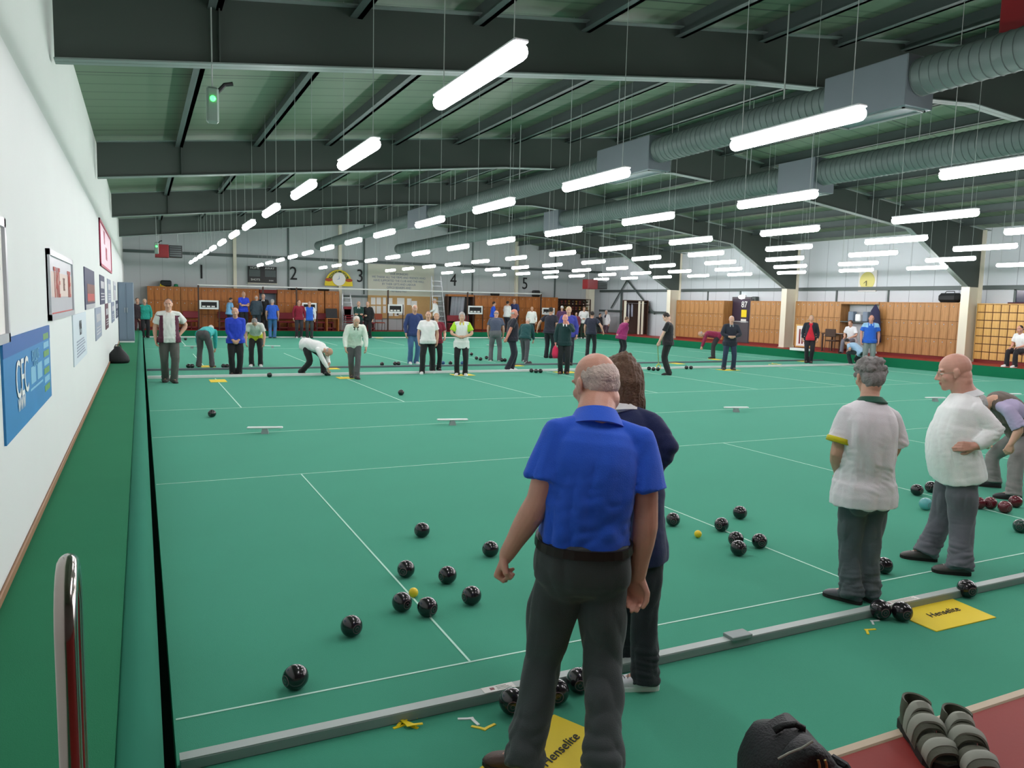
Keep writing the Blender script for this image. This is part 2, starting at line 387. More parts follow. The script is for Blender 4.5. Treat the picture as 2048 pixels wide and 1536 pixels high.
# wind braces in the last bay of the right wall
apex = np.array([XR - .14, atX(1254, 560, XR - .14)[1], 3.55])
for lab, q in (('steel brace slanting down toward the corner column', (1222, 616)), ('steel brace slanting down behind the open wardrobe', (1309, 628))):
    e_ = atX(*q, XR - .14)
    tag(MB().tube([apex, e_], .05, 4).build('wall_brace', M['purlin']), lab, 'brace')
tag(MB().box((XR - .16, atX(1243, 600, XR - .1)[1] - .04, PL), (XR - .08, atX(1243, 600, XR - .1)[1] + .04, 2.84)).build('wall_post', M['purlin']), 'thin grey upright between the two slanting braces', 'post')
tag(MB().prism([(25.35, YF - .45, PL), (25.75, YF - .45, PL), (25.75, YF - .45, 3.6), (25.35, YF - .45, 3.6)], (0, .4, 0)).build('corner_column', M['cream']), 'cream column in the far corner beside the trophy shelves', 'column')
# thin tie wires crossing the far bays
tag(MB().tube([atY(1172, 462, 30.), atY(1385, 512, 30.) + np.array([3.0, -5, -.15])], .02, 6).build('tie_rod', M['flange']), 'thin slanting tie rod under the far roof', 'rod')
# ------------------------------------------------------------------ hanging tube lamps
LXR = [2.14, 5.12, 8.13, 11.5, 14.55, 17.55, 20.7, 24.0]
LY = [2.05, 5.12, 8.35, 11.4, 14.4, 17.5, 20.35, 23.5, 26.5, 29.3, 32.1, 35.0, 37.8]  # nearest lamp of each row is unseen, added to brighten the foreground
LZ = 3.5
lamp0 = None
ROWN = ['row nearest the posters', 'second row from the posters', 'third row from the posters', 'fourth row from the posters', 'fifth row from the posters', 'third row from the lockers', 'second row from the lockers', 'row nearest the lockers']
def lampmesh(top):
    r = empty('tube_lamp', '', 'lamp', (0, 0, 0)); d = MB(); n = 12; rad = .058; hl = .75
    an = [.08, .4, .8, 1.2, PI / 2]; ys = [-hl + rad * (1 - math.sin(a)) for a in an][::1]; ys = [-hl + rad * (1 - math.cos(a)) for a in an]; rs = [rad * math.sin(a) for a in an]; ys = ys + [-y for y in ys[::-1]]; rs = rs + rs[::-1]
    d.tube([(0, y, 0) for y in ys], rs, n).build('diffuser', M['lamp'], r, smooth=True)
    MB().box((-.05, -hl + .02, .05), (.05, hl - .02, .072), bev=.006).build('housing', M['lampmetal'], r)
    return r
for i, x in enumerate(LXR):
    for j, y in enumerate(LY):
        dx = x - .012 * (j - 1) * (1 if i > 1 else .3); lab = 'lit tube lamp, %s from the near end, %s' % (ORD[j], ROWN[i])
        if lamp0 is None: lamp0 = lampmesh(0); o = lamp0
        else:
            o = lamp0.copy(); COL.objects.link(o)
            for ch in lamp0.children:
                if ch.name.startswith('suspension'): continue
                c = ch.copy(); COL.objects.link(c); c.parent = o
        o.location = (dx, y, LZ); o['label'] = lab; o['group'] = 'hanging tube lamps'
        h = roofz(dx) - .02 - LZ
        for s_ in (-.62, .62):
            MB().tube([(0, s_, .05), (0, s_, h)], .004, 5).build('suspension_wire', M['wire'], o)
# ------------------------------------------------------------------ ceiling ducts
def duct(label, x, z, rad, boxes, y0, y1):
    r = empty('air_duct', label, 'duct', (x, y0, z), group='spiral air ducts')
    seg = [y0] + [v for b in boxes for v in b] + [y1]
    for a, b in zip(seg[::2], seg[1::2]):
        if b - a < .1: continue
        n = max(2, int((b - a) / .11)); pts = []; rs = []
        for k in range(n):
            t = a + (b - a) * k / n; w = (b - a) / n
            pts += [(0, t - y0, 0), (0, t + w * .86 - y0, 0), (0, t + w * .9 - y0, 0), (0, t + w * .96 - y0, 0)]; rs += [rad, rad, rad + .008, rad + .008]
        MB().tube(pts, rs, 20).build('spiral_tube', M['duct'], r, smooth=True, angle=30)
    for a, b in boxes:
        w = rad * 1.15
        MB().box((-w, a - y0, -w - .1), (w, b - y0, w), bev=.01).build('plenum_box', M['ductbox'], r)
        g = MB(); m = .05
        g.box((-w + m, a - y0 + m, -w - .115), (-w + m + .025, b - y0 - m, -w - .1)); g.box((w - m - .025, a - y0 + m, -w - .115), (w - m, b - y0 - m, -w - .1))
        g.box((-w + m, a - y0 + m, -w - .115), (w - m, a - y0 + m + .025, -w - .1)); g.box((-w + m, b - y0 - m - .025, -w - .115), (w - m, b - y0 - m, -w - .1))
        g.build('grille_frame', M['flange'], r)
    for k in range(int((y1 - y0) / 4)):
        yy = 2 + 4 * k; MB().tube([(0, yy, rad), (0, yy, roofz(x) - z)], .01, 5).build('hanger', M['wire'], r)
    return r
DZ1 = 4.55
def dpos(px, py, z): return atZ(px, py, z)
d1 = dpos(1500, 250, DZ1); d2 = dpos(1500, 372, 4.6)
print('duct X', d1, d2, [dpos(p, q, DZ1) for p, q in ((1870, 150), (1693, 215), (1340, 280), (1246, 310), (905, 425))], [dpos(p, q, 4.6) for p, q in ((1640, 345), (1570, 355))])
bx1 = []
for (pa, qa), (pb, qb) in (((1868, 160), (1693, 205)), ((1318, 300), (1215, 330)), ((905, 430), (860, 440))):
    bx1.append((dpos(pa, qa, DZ1)[1], dpos(pb, qb, DZ1)[1]))
duct('silver spiral air duct running the length of the hall, nearer the posters', d1[0], DZ1, .2, bx1, 2.0, 38.0)
y2a, y2b = dpos(1648, 345, 4.6)[1], dpos(1572, 358, 4.6)[1]
duct('silver spiral air duct running the length of the hall, nearer the lockers', d2[0], 4.6, .24, [(y2a, y2b), (y2a + 10, y2b + 10)], 3.0, 38.0)
# ------------------------------------------------------------------ bowls, jacks, mats, markers
BR = .0595
def bowl_mesh(mt, ring=True):
    r = bpy.data.objects.new('bowl', None)
    COL.objects.link(r); r.empty_display_size = .05
    prof = [(.001, -.060), (.018, -.0598), (.034, -.055), (.048, -.043), (.0575, -.026), (.0625, -.008), (.0625, .008), (.0575, .026), (.048, .043), (.034, .055), (.018, .0598), (.001, .060)]
    MB().lathe(prof, (0, 0, BR), 24, axis='x').build('body', mt, r, smooth=True)
    if ring:
        for s in (-1, 1):
            pts = [(s * .0575, .026 * math.cos(a), BR + .026 * math.sin(a)) for a in np.linspace(0, 2 * PI, 20, endpoint=False)]
            MB().tube(pts, .0016, 5, closed=True).build('ring', M['bowlring'], r)
            MB().tube([(s * .0595, .011 * math.cos(a), BR + .011 * math.sin(a)) for a in np.linspace(0, 2 * PI, 14, endpoint=False)], .0012, 5, closed=True).build('emblem', M['bowlring'], r)
    return r
_b0 = {}
def bowl(px, py, label, group='bowls on the green', kind='bowl', rz=None, z=0.0, ctr=True, s=1.0):
    p = atZ(px, py, BR * s + z) if ctr else atZ(px, py, z)
    if kind not in _b0: _b0[kind] = bowl_mesh(M[kind]); o = _b0[kind]
    else: o = dup(_b0[kind])
    o.location = (p[0], p[1], z); o.rotation_euler = (0, 0, random.uniform(0, PI) if rz is None else rz); o.scale = (s, s, s)
    return tag(o, label, 'bowl', group)
G1 = 'bowls around the left jack'; G2 = 'bowls around the second jack'
for px, py, lab, rz in (
    (591, 1354, 'black bowl lying alone closest to the white cross line and left edge', .4), (703, 1252, 'black bowl standing apart left of the jack cluster', 1.9),
    (804, 1204, 'black bowl touching the left side of the yellow jack, ring showing', -1.25), (855, 1214, 'black bowl sitting on the long white line beside the yellow jack, ring showing', -1.15),
    (812, 1138, 'black bowl just beyond the left yellow jack, left of the white line', .9), (895, 1150, 'black bowl right of the long line, between the jack and the clenched fist', .3),
    (943, 1191, 'black bowl nearest the clenched fist on the near side', .2), (844, 1060, 'black bowl farthest up the left rink from the jack', .1),
    (981, 1098, 'black bowl just above the clenched fist of the man in the blue polo', .0)): bowl(px, py, lab, G1, rz=rz)
for px, py, lab in ((1346, 1039, 'black bowl left of the second yellow jack, by the bare forearm'), (1443, 1049, 'black bowl on the line right beyond the second yellow jack'),
    (1480, 1025, 'black bowl farthest up the second rink beyond its jack'), (1472, 1078, 'black bowl behind its touching twin on the second rink'),
    (1477, 1096, 'black bowl in front of its touching twin on the second rink'), (1519, 1082, 'black bowl nearest the grey-haired woman on the line of the second rink')): bowl(px, py, lab, G2)
for px, py, lab in ((1157, 1360, 'black bowl by the near board, between the legs of the man in blue'), (1113, 1383, 'black bowl by the near board, half behind the left trouser leg'), (1024, 1402, 'black bowl peeping out left of the left trouser leg by the board'),
    (1761, 1219, 'black shiny bowl by the board, left of a touching pair beside the yellow mat'), (1804, 1223, 'black shiny bowl touching the corner of the right yellow mat'), (1934, 1177, 'black shiny bowl against the board above the right yellow mat')): bowl(px, py, lab, 'bowls lying against the near board', rz=1.2)
bowl(1768, 1131, 'black bowl standing between the grey-haired woman and the bald man'); bowl(1834, 980, 'black bowl on the line left of the bald man in the white sweater')
bowl(1862, 974, 'black bowl mostly hidden behind the thigh of the bald man'); bowl(1852, 1008, 'pale teal bowl half behind the leg of the bald man', kind='bowlteal')
for px, py, lab in ((1958, 1006, 'maroon bowl closest to the trouser leg of the bald man'), (1981, 1006, 'maroon bowl second from the trouser leg, touching its neighbour'), (2010, 1014, 'maroon bowl nearest the camera in the maroon set'), (2031, 1003, 'maroon bowl in front of the grey shoe of the bending man')): bowl(px, py, lab, 'maroon bowls', 'bowlred')
bowl(2041, 1052, 'dark green bowl cut by the picture edge below the maroon bowls', kind='bowlgreen')
G3 = 'bowls near the pale board'
for px, py, lab in ((424, 827, 'black bowl alone on the carpet below the left yellow mat'), (802, 785, 'black bowl alone at the end of the second white line'), (539, 750, 'black bowl on the pale board line between the blue sweater and the bending man'),
    (653, 747, 'black bowl at the fingertips of the bending man in white'), (1063, 741, 'first black bowl of the row of three left of the dark green pullover'), (1072, 742, 'middle black bowl of the row of three left of the dark green pullover'), (1081, 742, 'last black bowl of the row of three left of the dark green pullover'),
    (1298, 737, 'first black bowl of the row left of the lad in black'), (1307, 738, 'second black bowl of the row left of the lad in black'), (1316, 738, 'third black bowl of the row, next to the foot of the lad in black'),
    (1373, 735, 'left black bowl of a pair right of the lad in black'), (1382, 735, 'right black bowl of a pair right of the lad in black')): bowl(px, py, lab, G3)
G4 = 'bowls of the far game'
for px, py, lab, k in ((377, 732, 'left black bowl of a pair before the person bending in turquoise', 'bowl'), (384, 732, 'right black bowl of a pair before the person bending in turquoise', 'bowl'), (447, 732, 'left black bowl of a pair beside the blue sweater', 'bowl'), (454, 732, 'right black bowl of a pair beside the blue sweater', 'bowl'),
    (764, 728, 'single black bowl by the dark board left of the white polo', 'bowl'), (790, 727, 'left black bowl of a pair by the dark board left of the white polo', 'bowl'), (797, 727, 'right black bowl of a pair by the dark board left of the white polo', 'bowl'),
    (886, 726, 'blue bowl by the dark board left of the lime sleeves', 'bowlblue'), (901, 726, 'black bowl by the dark board left of the lime sleeves', 'bowl'), (925, 726, 'blue bowl seen between the legs of the lime-sleeved person', 'bowlblue'),
    (943, 708, 'black bowl highest of the far scatter right of the lime sleeves', 'bowl'), (953, 716, 'black bowl in the middle of the far scatter', 'bowl'), (961, 718, 'black bowl lowest of the far scatter', 'bowl'), (973, 715, 'black bowl rightmost of the far scatter', 'bowl'),
    (1004, 720, 'left black bowl behind the feet of the man in grey', 'bowl'), (1010, 720, 'right black bowl behind the feet of the man in grey', 'bowl'), (1054, 726, 'left black bowl of a pair by the dark green jumper', 'bowl'), (1060, 726, 'right black bowl of a pair by the dark green jumper', 'bowl'),
    (879, 679, 'left far black bowl by the white far board', 'bowl'), (889, 679, 'right far black bowl by the white far board', 'bowl'), (371, 678, 'far black bowl beside the hip of the man in white and maroon', 'bowl')): bowl(px, py, lab, G4, k)
for px, py, lab in ((827, 1185, 'yellow jack ball on the left rink between two ringed bowls'), (1396, 1068, 'yellow jack ball on the second rink, left of the bowls')):
    p = atZ(px, py, .032); tag(MB().sphere((0, 0, .032), .032, 20, 14).build('jack_ball', M['jack'], smooth=True, loc=p * [1, 1, 0]), lab, 'jack', 'yellow jacks')
# mats
def mat_at(c0, c1, c2, c3, label, txt=None, z=0.0, th=.006):
    P_ = [atZ(*c, z) for c in (c0, c1, c2, c3)]; c = sum(P_) / 4; c[2] = z
    o = MB().prism([p - c for p in P_], (0, 0, th)).build('delivery_mat', M['yellow'], loc=c)
    tag(o, label, 'mat', 'yellow delivery mats')
    return o, P_, c
o, P_, c = mat_at((1893, 1194), (1992, 1236), (1873, 1264), (1774, 1222), 'yellow rubber mat with black lettering beside two shiny bowls and the board')
ux = _n(P_[0] - P_[3]); uy = _n(P_[0] - P_[1])
tu = _n(atZ(1914, 1220, 0) - atZ(1858, 1234, 0)); tv = np.cross([0, 0, 1], tu); tp = (atZ(1914, 1220, 0) + atZ(1858, 1234, 0)) / 2 - c; tl = np.linalg.norm(atZ(1914, 1220, 0) - atZ(1858, 1234, 0))
mb = MB(); put_text(mb, 'Henselite', tl / 3.6, tp * [1, 1, 0] + np.array([0, 0, .0062]), tu, tv, shear=.25)
mb.build('lettering', M['ink'], o)
o, P_, c = mat_at((1108, 1431), (1183, 1456), (1185, 1720), (925, 1570), 'yellow rubber mat under the feet of the man in the blue polo')
# explicit rectangle, the near corners lie outside the picture
bpy.data.objects.remove(o)
A0 = atZ(1108, 1431, 0); ux = _n([1, 0.02, 0]); uy = _n([-.02, 1, 0])
A1 = atZ(962, 1536, 0)
ud = _n(A1 - A0); un = np.array([-ud[1], ud[0], 0]);
if un @ (atZ(1180, 1456, 0) - A0) < 0: un = -un
wd = float(un @ (atZ(1181, 1456, 0) - A0)); ln_ = .6
wd = .36
c = A0 + ud * ln_ / 2 + un * wd / 2; c[2] = 0
q = [A0 - c, A0 + ud * ln_ - c, A0 + ud * ln_ + un * wd - c, A0 + un * wd - c]
o = MB().prism(q, (0, 0, .006)).build('delivery_mat', M['yellow'], loc=c); tag(o, 'yellow rubber mat under the feet of the man in the blue polo', 'mat', 'yellow delivery mats')
tp = atZ(1120, 1503, 0) - c; tu = _n(atZ(1137, 1487, 0) - atZ(1100, 1520, 0)); tv = np.cross([0, 0, 1], tu)
mb = MB(); put_text(mb, 'Henselite', .075, tp + np.array([0, 0, .0062]), tu, tv, shear=.3); mb.build('lettering', M['ink'], o)
for px, py, wpx, lab in ((436, 762, 17, 'yellow mat at the head of the leftmost white line'), (690, 756, 17, 'yellow mat under the foot of the leaning man in white'), (925, 750, 24, 'yellow mat under the lime-sleeved person'),
    (1132, 745, 24, 'yellow mat under the man in the dark green pullover'), (1456, 740, 24, 'yellow mat under the white-haired man in navy'), (415, 733, 9, 'yellow mat under the person bending in turquoise'),
    (663, 737, 16, 'yellow mat by the dark board behind the bending man in white'), (1030, 731, 20, 'yellow mat by the dark board behind the navy polo'), (1352, 727, 18, 'yellow mat beyond the lad in black'), (1432, 719, 7, 'yellow mat beside the person bending in maroon'), (1598, 722, 17, 'yellow mat beside the player in red and navy'), (757, 676, 10, 'far yellow mat below the wooden chair')):
    c = atZ(px, py, 0); a = atZ(px - wpx, py, 0); hw = min(.32, abs(a[0] - c[0]) * .9 if abs(a[0] - c[0]) > .15 else .2)
    o = MB().box((-.18, -.3, 0), (.18, .3, .008)).build('delivery_mat', M['yellow'], loc=c); o.rotation_euler = (0, 0, 0)
    if py < 760 and py > 738: o.scale = (hw / .18, .75, 1)
    tag(o, lab, 'mat', 'yellow delivery mats')
# V-shaped plastic bowl markers
def marker(px, py, rz, label, mt, z=0.0, s=1.0):
    mb = MB(); t = .004
    out = [(-.052, -.024), (-.06, -.012), (-.02, .012), (0, .03), (.02, .012), (.06, -.012), (.052, -.024), (.018, -.004), (0, .008), (-.018, -.004)]
    mb.prism([(x * s, y * s, 0) for x, y in out], (0, 0, t))
    o = mb.build('bowl_marker', mt, loc=atZ(px, py, 0) + np.array([0, 0, z])); o.rotation_euler = (0, 0, rz)
    return tag(o, label, 'marker', 'plastic bowl markers')
YP, WP = M['yplastic'], M['wplastic']
marker(811, 1443, .3, 'yellow plastic marker, top piece of the little heap by the board', YP, .004); marker(817, 1446, 1.6, 'yellow plastic marker, right piece of the little heap by the board', YP, .009)
marker(812, 1453, -.4, 'yellow plastic marker, lowest piece of the little heap by the board', YP); marker(820, 1453, 2.4, 'yellow plastic marker, crossed piece of the little heap by the board', YP, .013)
marker(940, 1441, -.9, 'white plastic marker beside the single yellow marker left of the mat', WP); marker(968, 1455, 2.9, 'single yellow plastic marker left of the trouser leg', YP)
marker(1738, 1262, .3, 'yellow plastic marker below the pair of shiny bowls', YP); marker(1748, 1244, .3, 'white plastic marker below the pair of shiny bowls', WP, s=.85)
for k, (dx, dy, a) in enumerate(((-9, 0, .2), (-3, -2, 1.3), (3, 0, 2.2), (9, 1, .8))): marker(1550 + dx, 729 + dy, a, 'yellow plastic marker in a far heap, %s from the player in navy' % ORD[k], YP, .005 * k, 3.0)
# low distance markers on the green
def dist_marker(px, py, label, wid=.44):
    c = atZ(px, py + 8 if py > 760 else py + 2, 0); r = empty('distance_marker', label, 'marker', c, 0, 'low white distance markers')
    r.rotation_euler = (0, 0, math.atan2(-RGT[0] * 0, 1) - math.radians(14))
    MB().box((-wid / 2, -.04, .075), (wid / 2, .04, .10), bev=.01).build('bar', M['white'], r)
    MB().prism([(-.055, -.05, 0), (.055, -.05, 0), (.035, -.03, .075), (-.035, -.03, .075)], (0, .08, 0)).build('foot', M['grey'], r)
for px, py, lab in ((530, 859, 'white distance marker on the leftmost rink'), (905, 842, 'white distance marker on the second rink, left of the man in blue'), (1472, 816, 'white distance marker left of the grey-haired woman'), (1870, 795, 'white distance marker left of the bald man'), (2023, 787, 'white distance marker cut behind the bending man'),
    (545, 694, 'far white distance marker between the stooping player and the bending man'), (986, 692, 'far white distance marker left of the man in grey'), (384, 695, 'far white distance marker beside the turquoise bender')): dist_marker(px, py, lab, .5 if py > 700 else .6)
# ------------------------------------------------------------------ posters and things on the left wall
def wall_rect(tl, tr, br, bl, x):
    P_ = [atX(*q, x) for q in (tl, tr, br, bl)]
    y0 = min((P_[0][1] + P_[3][1]) / 2, (P_[1][1] + P_[2][1]) / 2); y1 = max((P_[0][1] + P_[3][1]) / 2, (P_[1][1] + P_[2][1]) / 2)
    return y0, y1, (P_[2][2] + P_[3][2]) / 2, (P_[0][2] + P_[1][2]) / 2
XP = XL + .012
def poster(rect, label, mt, name='poster', frame=None, cat='poster'):
    y0, y1, z0, z1 = rect; c = ((y0 + y1) / 2, (z0 + z1) / 2); w, h = y1 - y0, z1 - z0
    r = empty(name, label, cat, (XL, c[0], c[1]), 0, 'posters on the white wall')
    MB().box((0, -w / 2, -h / 2), (.012, w / 2, h / 2)).build('panel', mt, r)
    if frame:
        f = MB(); t = .05
        for lo, hi in (((0, -w / 2, h / 2 - t), (.03, w / 2, h / 2)), ((0, -w / 2, -h / 2), (.03, w / 2, -h / 2 + t)), ((0, -w / 2, -h / 2), (.03, -w / 2 + t, h / 2)), ((0, w / 2 - t, -h / 2), (.03, w / 2, h / 2))): f.box(lo, hi)
        f.build('frame', frame, r)
    return r, w, h
def prect(r, w, h, u0, u1, v0, v1, m, name='panel_print', x=.014):
    """u along the wall away from the camera, v upward, both 0..1"""
    return MB().box((x - .002, -w / 2 + u0 * w, -h / 2 + v0 * h), (x, -w / 2 + u1 * w, -h / 2 + v1 * h)).build(name, m, r)
def ptext(r, w, h, body, u, v, size, m, name='lettering', sx=1.0):
    mb = MB(); put_text(mb, body, size, (.0145, -w / 2 + u * w, -h / 2 + v * h), (0, 1, 0), (0, 0, 1), sx=sx); return mb.build(name, m, r)
CB = mat('poster blue', (36, 128, 190), .5, noise=.12, nscale=2.5); CBt = mat('poster pale blue', (130, 190, 220), .5); CGn = mat('poster green', (110, 160, 90), .5, noise=.2, nscale=6); CDB = mat('poster deep blue', (28, 92, 168), .5)
r, w_, h_ = poster(wall_rect((6, 682), (98, 649), (104, 790), (12, 895), XP), 'large blue poster with a big white logo, nearest the camera', CB)
prect(r, w_, h_, 0, 1, .82, 1, CDB, x=.0135)
ptext(r, w_, h_, 'CEC', .29, .52, .34, M['white'], 'logo', sx=.9); ptext(r, w_, h_, 'www', .26, .30, .17, M['white'], sx=.9)
ptext(r, w_, h_, 'BOWLING', .58, .70, .11, CBt, sx=.8); ptext(r, w_, h_, 'INDOOR', .58, .60, .06, CBt)
for u0, u1 in ((.47, .58), (.62, .74)): prect(r, w_, h_, u0, u1, .38, .58, CBt)
prect(r, w_, h_, .45, .75, .31, .335, CBt)
for k in range(7): prect(r, w_, h_, .80, .95, .14 + k * .115, .22 + k * .115, CGn if k % 2 == 0 else CBt)
CSil = mat('silver poster', (196, 198, 204), .35, noise=.04, nscale=3); CRd = mat('poster red', (186, 70, 60), .6, noise=.2, nscale=7); CBr = mat('poster brown', (120, 74, 62), .6, noise=.35, nscale=3)
r, w_, h_ = poster(wall_rect((94.4, 497), (143, 521), (145, 629), (98, 642), XP), 'silver framed poster with a band of red lettering', CSil, frame=CSil)
prect(r, w_, h_, .08, .97, .33, .70, mat('band pink', (216, 196, 186), .6)); ptext(r, w_, h_, 'TAKE', .30, .52, .40, CRd, sx=.62); ptext(r, w_, h_, 'TIME', .83, .52, .40, CRd, sx=.42); ptext(r, w_, h_, 'THE', .58, .52, .18, CBr, sx=.6)
prect(r, w_, h_, .05, .97, .08, .10, CRd)
CNv = mat('poster navy', (46, 54, 86), .6, noise=.2, nscale=3); CGb = mat('poster greyblue', (150, 160, 178), .6, noise=.1, nscale=4); CPk = mat('poster pink', (226, 190, 204), .5, noise=.2, nscale=4); CCr = mat('poster crimson', (178, 40, 76), .5)
r, w_, h_ = poster(wall_rect((169, 534), (189, 543), (190, 616), (171, 619), XP), 'dark photo poster with a brown picture, beside the silver one', CNv)
prect(r, w_, h_, .2, .98, .16, .62, CBr); prect(r, w_, h_, .05, .98, 0, .12, CSil); prect(r, w_, h_, .2, .9, .2, .38, CRd, x=.0145)
r, w_, h_ = poster(wall_rect((198, 443), (222, 475), (221, 545), (201, 533), XP), 'large pink and white poster high on the wall', CPk, frame=CCr)
ptext(r, w_, h_, 'PLAY', .35, .72, .42, CCr, sx=.6); ptext(r, w_, h_, 'BOWLS', .5, .38, .42, CCr, sx=.6)
r, w_, h_ = poster(wall_rect((146, 632), (172, 622), (174, 705), (149, 738), XP), 'pale poster with dark columns of print, low on the wall', mat('pale poster', (206, 218, 226), .6))
ptext(r, w_, h_, 'M.M', .48, .68, .26, M['ink'], sx=.8)
for k in range(6): prect(r, w_, h_, .2, .85 - .05 * (k % 3), .12 + k * .06, .15 + k * .06, CGb)
for q, lab, mt in ((((191, 617), (203, 613), (203, 670), (192, 685)), 'pale grey poster, second in the low row', CGb), (((200, 550), (209, 553), (210, 608), (201, 609)), 'navy poster right of the brown picture', CNv), (((211, 608), (217, 606), (217, 655), (212, 660)), 'narrow maroon poster in the low row', mat('poster maroon', (92, 50, 66), .6)),
    (((215, 558), (222, 560), (222, 605), (216, 607)), 'grey-blue poster in the high row beyond the navy one', CGb), (((223, 605), (229, 603), (229, 642), (224, 646)), 'slate poster in the low row beyond the maroon one', mat('poster slate', (128, 138, 160), .6)),
    (((227, 563), (232, 565), (232, 600), (227.5, 601)), 'pale poster in the high row near the locker', CSil), (((232, 602), (236, 600), (236, 634), (232.5, 637)), 'navy poster in the low row near the locker', CNv), (((236, 567), (240, 568), (240, 598), (236.5, 599)), 'dark teal poster closest to the steel locker', mat('poster teal', (70, 96, 110), .6))):
    r, w_, h_ = poster(wall_rect(*q, XP), lab, mt)
    for k in range(3): prect(r, w_, h_, .15, .85, .15 + k * .1, .19 + k * .1, CSil)
    prect(r, w_, h_, .15, .85, .55, .8, CSil if mt is not CSil else CGb)
r, w_, h_ = poster((atX(8, 500, XP)[1] - 1.5, atX(9, 560, XP)[1], atX(13, 684, XP)[2], atX(5, 438, XP)[2]), 'white framed board cut by the picture edge', M['paper'], frame=CSil)
prect(r, w_, h_, .55, .82, .06, .22, CGb); prect(r, w_, h_, .86, .90, .58, .62, M['ink'])
# bank things: handrail, locker, bag
hr = empty('handrail', 'polished steel hooped handrail on the green bank by the camera', 'handrail', W(125, 1160, 1.55) * [1, 1, 0] + [0, 0, PL])
b0 = np.array(hr.location)
pts = []
A_ = W(128, 1160, 1.42) - b0; B_ = W(143, 1160, 1.62) - b0; zt = W(128, 1138, 1.5)[2] - PL
d_ = (B_ - A_) * [1, 1, 0]; L_ = np.linalg.norm(d_); d_ = d_ / L_; a0 = A_ * [1, 1, 0]
pts = [a0 + [0, 0, 0], a0 + [0, 0, zt - .11]] + [a0 + d_ * (L_ / 2 - L_ / 2 * math.cos(t)) + [0, 0, zt - .11 + .11 * math.sin(t)] for t in np.linspace(.15, PI - .15, 9)] + [a0 + d_ * L_ + [0, 0, zt - .11], a0 + d_ * L_]
MB().tube(pts, .0205, 20).build('hoop', M['chrome'], hr, smooth=True, angle=60)
for p in (pts[0], pts[-1]): MB().cyl(p, p + np.array([0, 0, .012]), .045, 20).build('base_flange', M['chrome'], hr)
p0 = atZ(258, 683, PL); x0 = XL + .01
yl = atZ(262, 685, PL)[1]
lk = empty('steel_locker', 'tall grey steel locker standing at the end of the poster wall', 'locker', (x0, yl, PL))
zt = atY(265, 565, yl)[2] - PL
wl = atY(268, 620, yl)[0] - x0
MB().box((0, 0, .05), (wl, .5, zt), bev=.01).build('body', M['greyloc'], lk)
for k in range(2): MB().box((.02 + k * wl / 2 * .98, -.012, .1), (wl / 2 * (1 + k) - .02 + .01 * k, 0, zt - .05), bev=.004).build('door', M['greyloc'], lk)
for k in range(2): MB().box((wl / 2 - .05 + .07 * k, -.03, zt * .5), (wl / 2 - .03 + .07 * k, -.012, zt * .58)).build('handle', M['alu'], lk)
MB().box((.01, .01, 0), (wl - .01, .49, .05)).build('plinth', M['wplastic'], lk)
c = atZ(232, 726, PL)
hb = MB(); hb.loft([[(c_[0] * sx, c_[1] * sx * .8, z) for c_ in [(math.cos(a), math.sin(a)) for a in np.linspace(0, 2 * PI, 14, endpoint=False)]] for z, sx in ((0, .22), (.06, .25), (.16, .23), (.26, .16), (.34, .09), (.40, .06))])
o = empty('holdall', 'black soft bag slumped on the green bank by the poster wall', 'bag', c + [0.05, 0, 0])
hb.build('body', M['blackcloth'], o, smooth=True); MB().tube([(-.08, 0, .36), (-.05, 0, .43), (.05, 0, .43), (.08, 0, .34)], .012, 6).build('handle', M['black'], o)
# ------------------------------------------------------------------ hanging gadgets on the roof
M['lampgrey'] = mat('translucent grey casing', (120, 140, 130), .4)
def sens(px, py, hd, label, big=1.0):
    p = W(px, py, hd); r = empty('emergency_light', label, 'emergency light', p)
    MB().box((-.06 * big, -.05 * big, -.2 * big), (.06 * big, .05 * big, .16 * big), bev=.02).build('casing', M['lampgrey'], r)
    MB().sphere((-.0, -.05 * big, .04), .03 * big, 10, 8).build('indicator', M['led'], r)
    MB().tube([(0, 0, .16 * big), (0, 0, roofz(p[0]) - p[2])], .008, 6).build('hanger', M['wire'], r)
    MB().tube([(.05, 0, .12 * big), (.12, -.02, .2 * big), (.2, -.02, .22 * big)], .022, 8).build('spot', M['black'], r)
sens(425, 207, 8.2, 'hanging emergency light with a green glow under the second roof bay')
sens(313, 495, 29.5, 'small far emergency light with a green glow before the heater', 1.2)
def heater(c, w, label, both):
    r = empty('unit_heater', label, 'heater', c)
    MB().box((-w / 2, -.3, -.27), (0, .3, .27), bev=.01).build('casing', M['redpaint'], r); MB().box((0, -.28, -.25), (w / 2, .28, .25), bev=.01).build('louvre_box', M['black'], r)
    for k in range(5): MB().box((.04, -.295, -.2 + k * .09), (w / 2 - .04, -.28, -.15 + k * .09)).build('louvre', M['steel'], r)
    for s in (-1, 1): MB().tube([(s * w * .35, 0, .27), (s * w * .35, 0, roofz(c[0]) - c[2])], .015, 6).build('hanger', M['wire'], r)
heater(atY(337, 503, 36.), 1.05, 'red and black unit heater hanging at the far end over the poster wall', 1)
heater(atY(1190, 569, 37.5), 1.3, 'maroon unit heater hanging before the far corner', 1)
heater(W(2112, 20, 8.8), 1.0, 'red unit heater at the top corner of the picture beside the duct', 1)
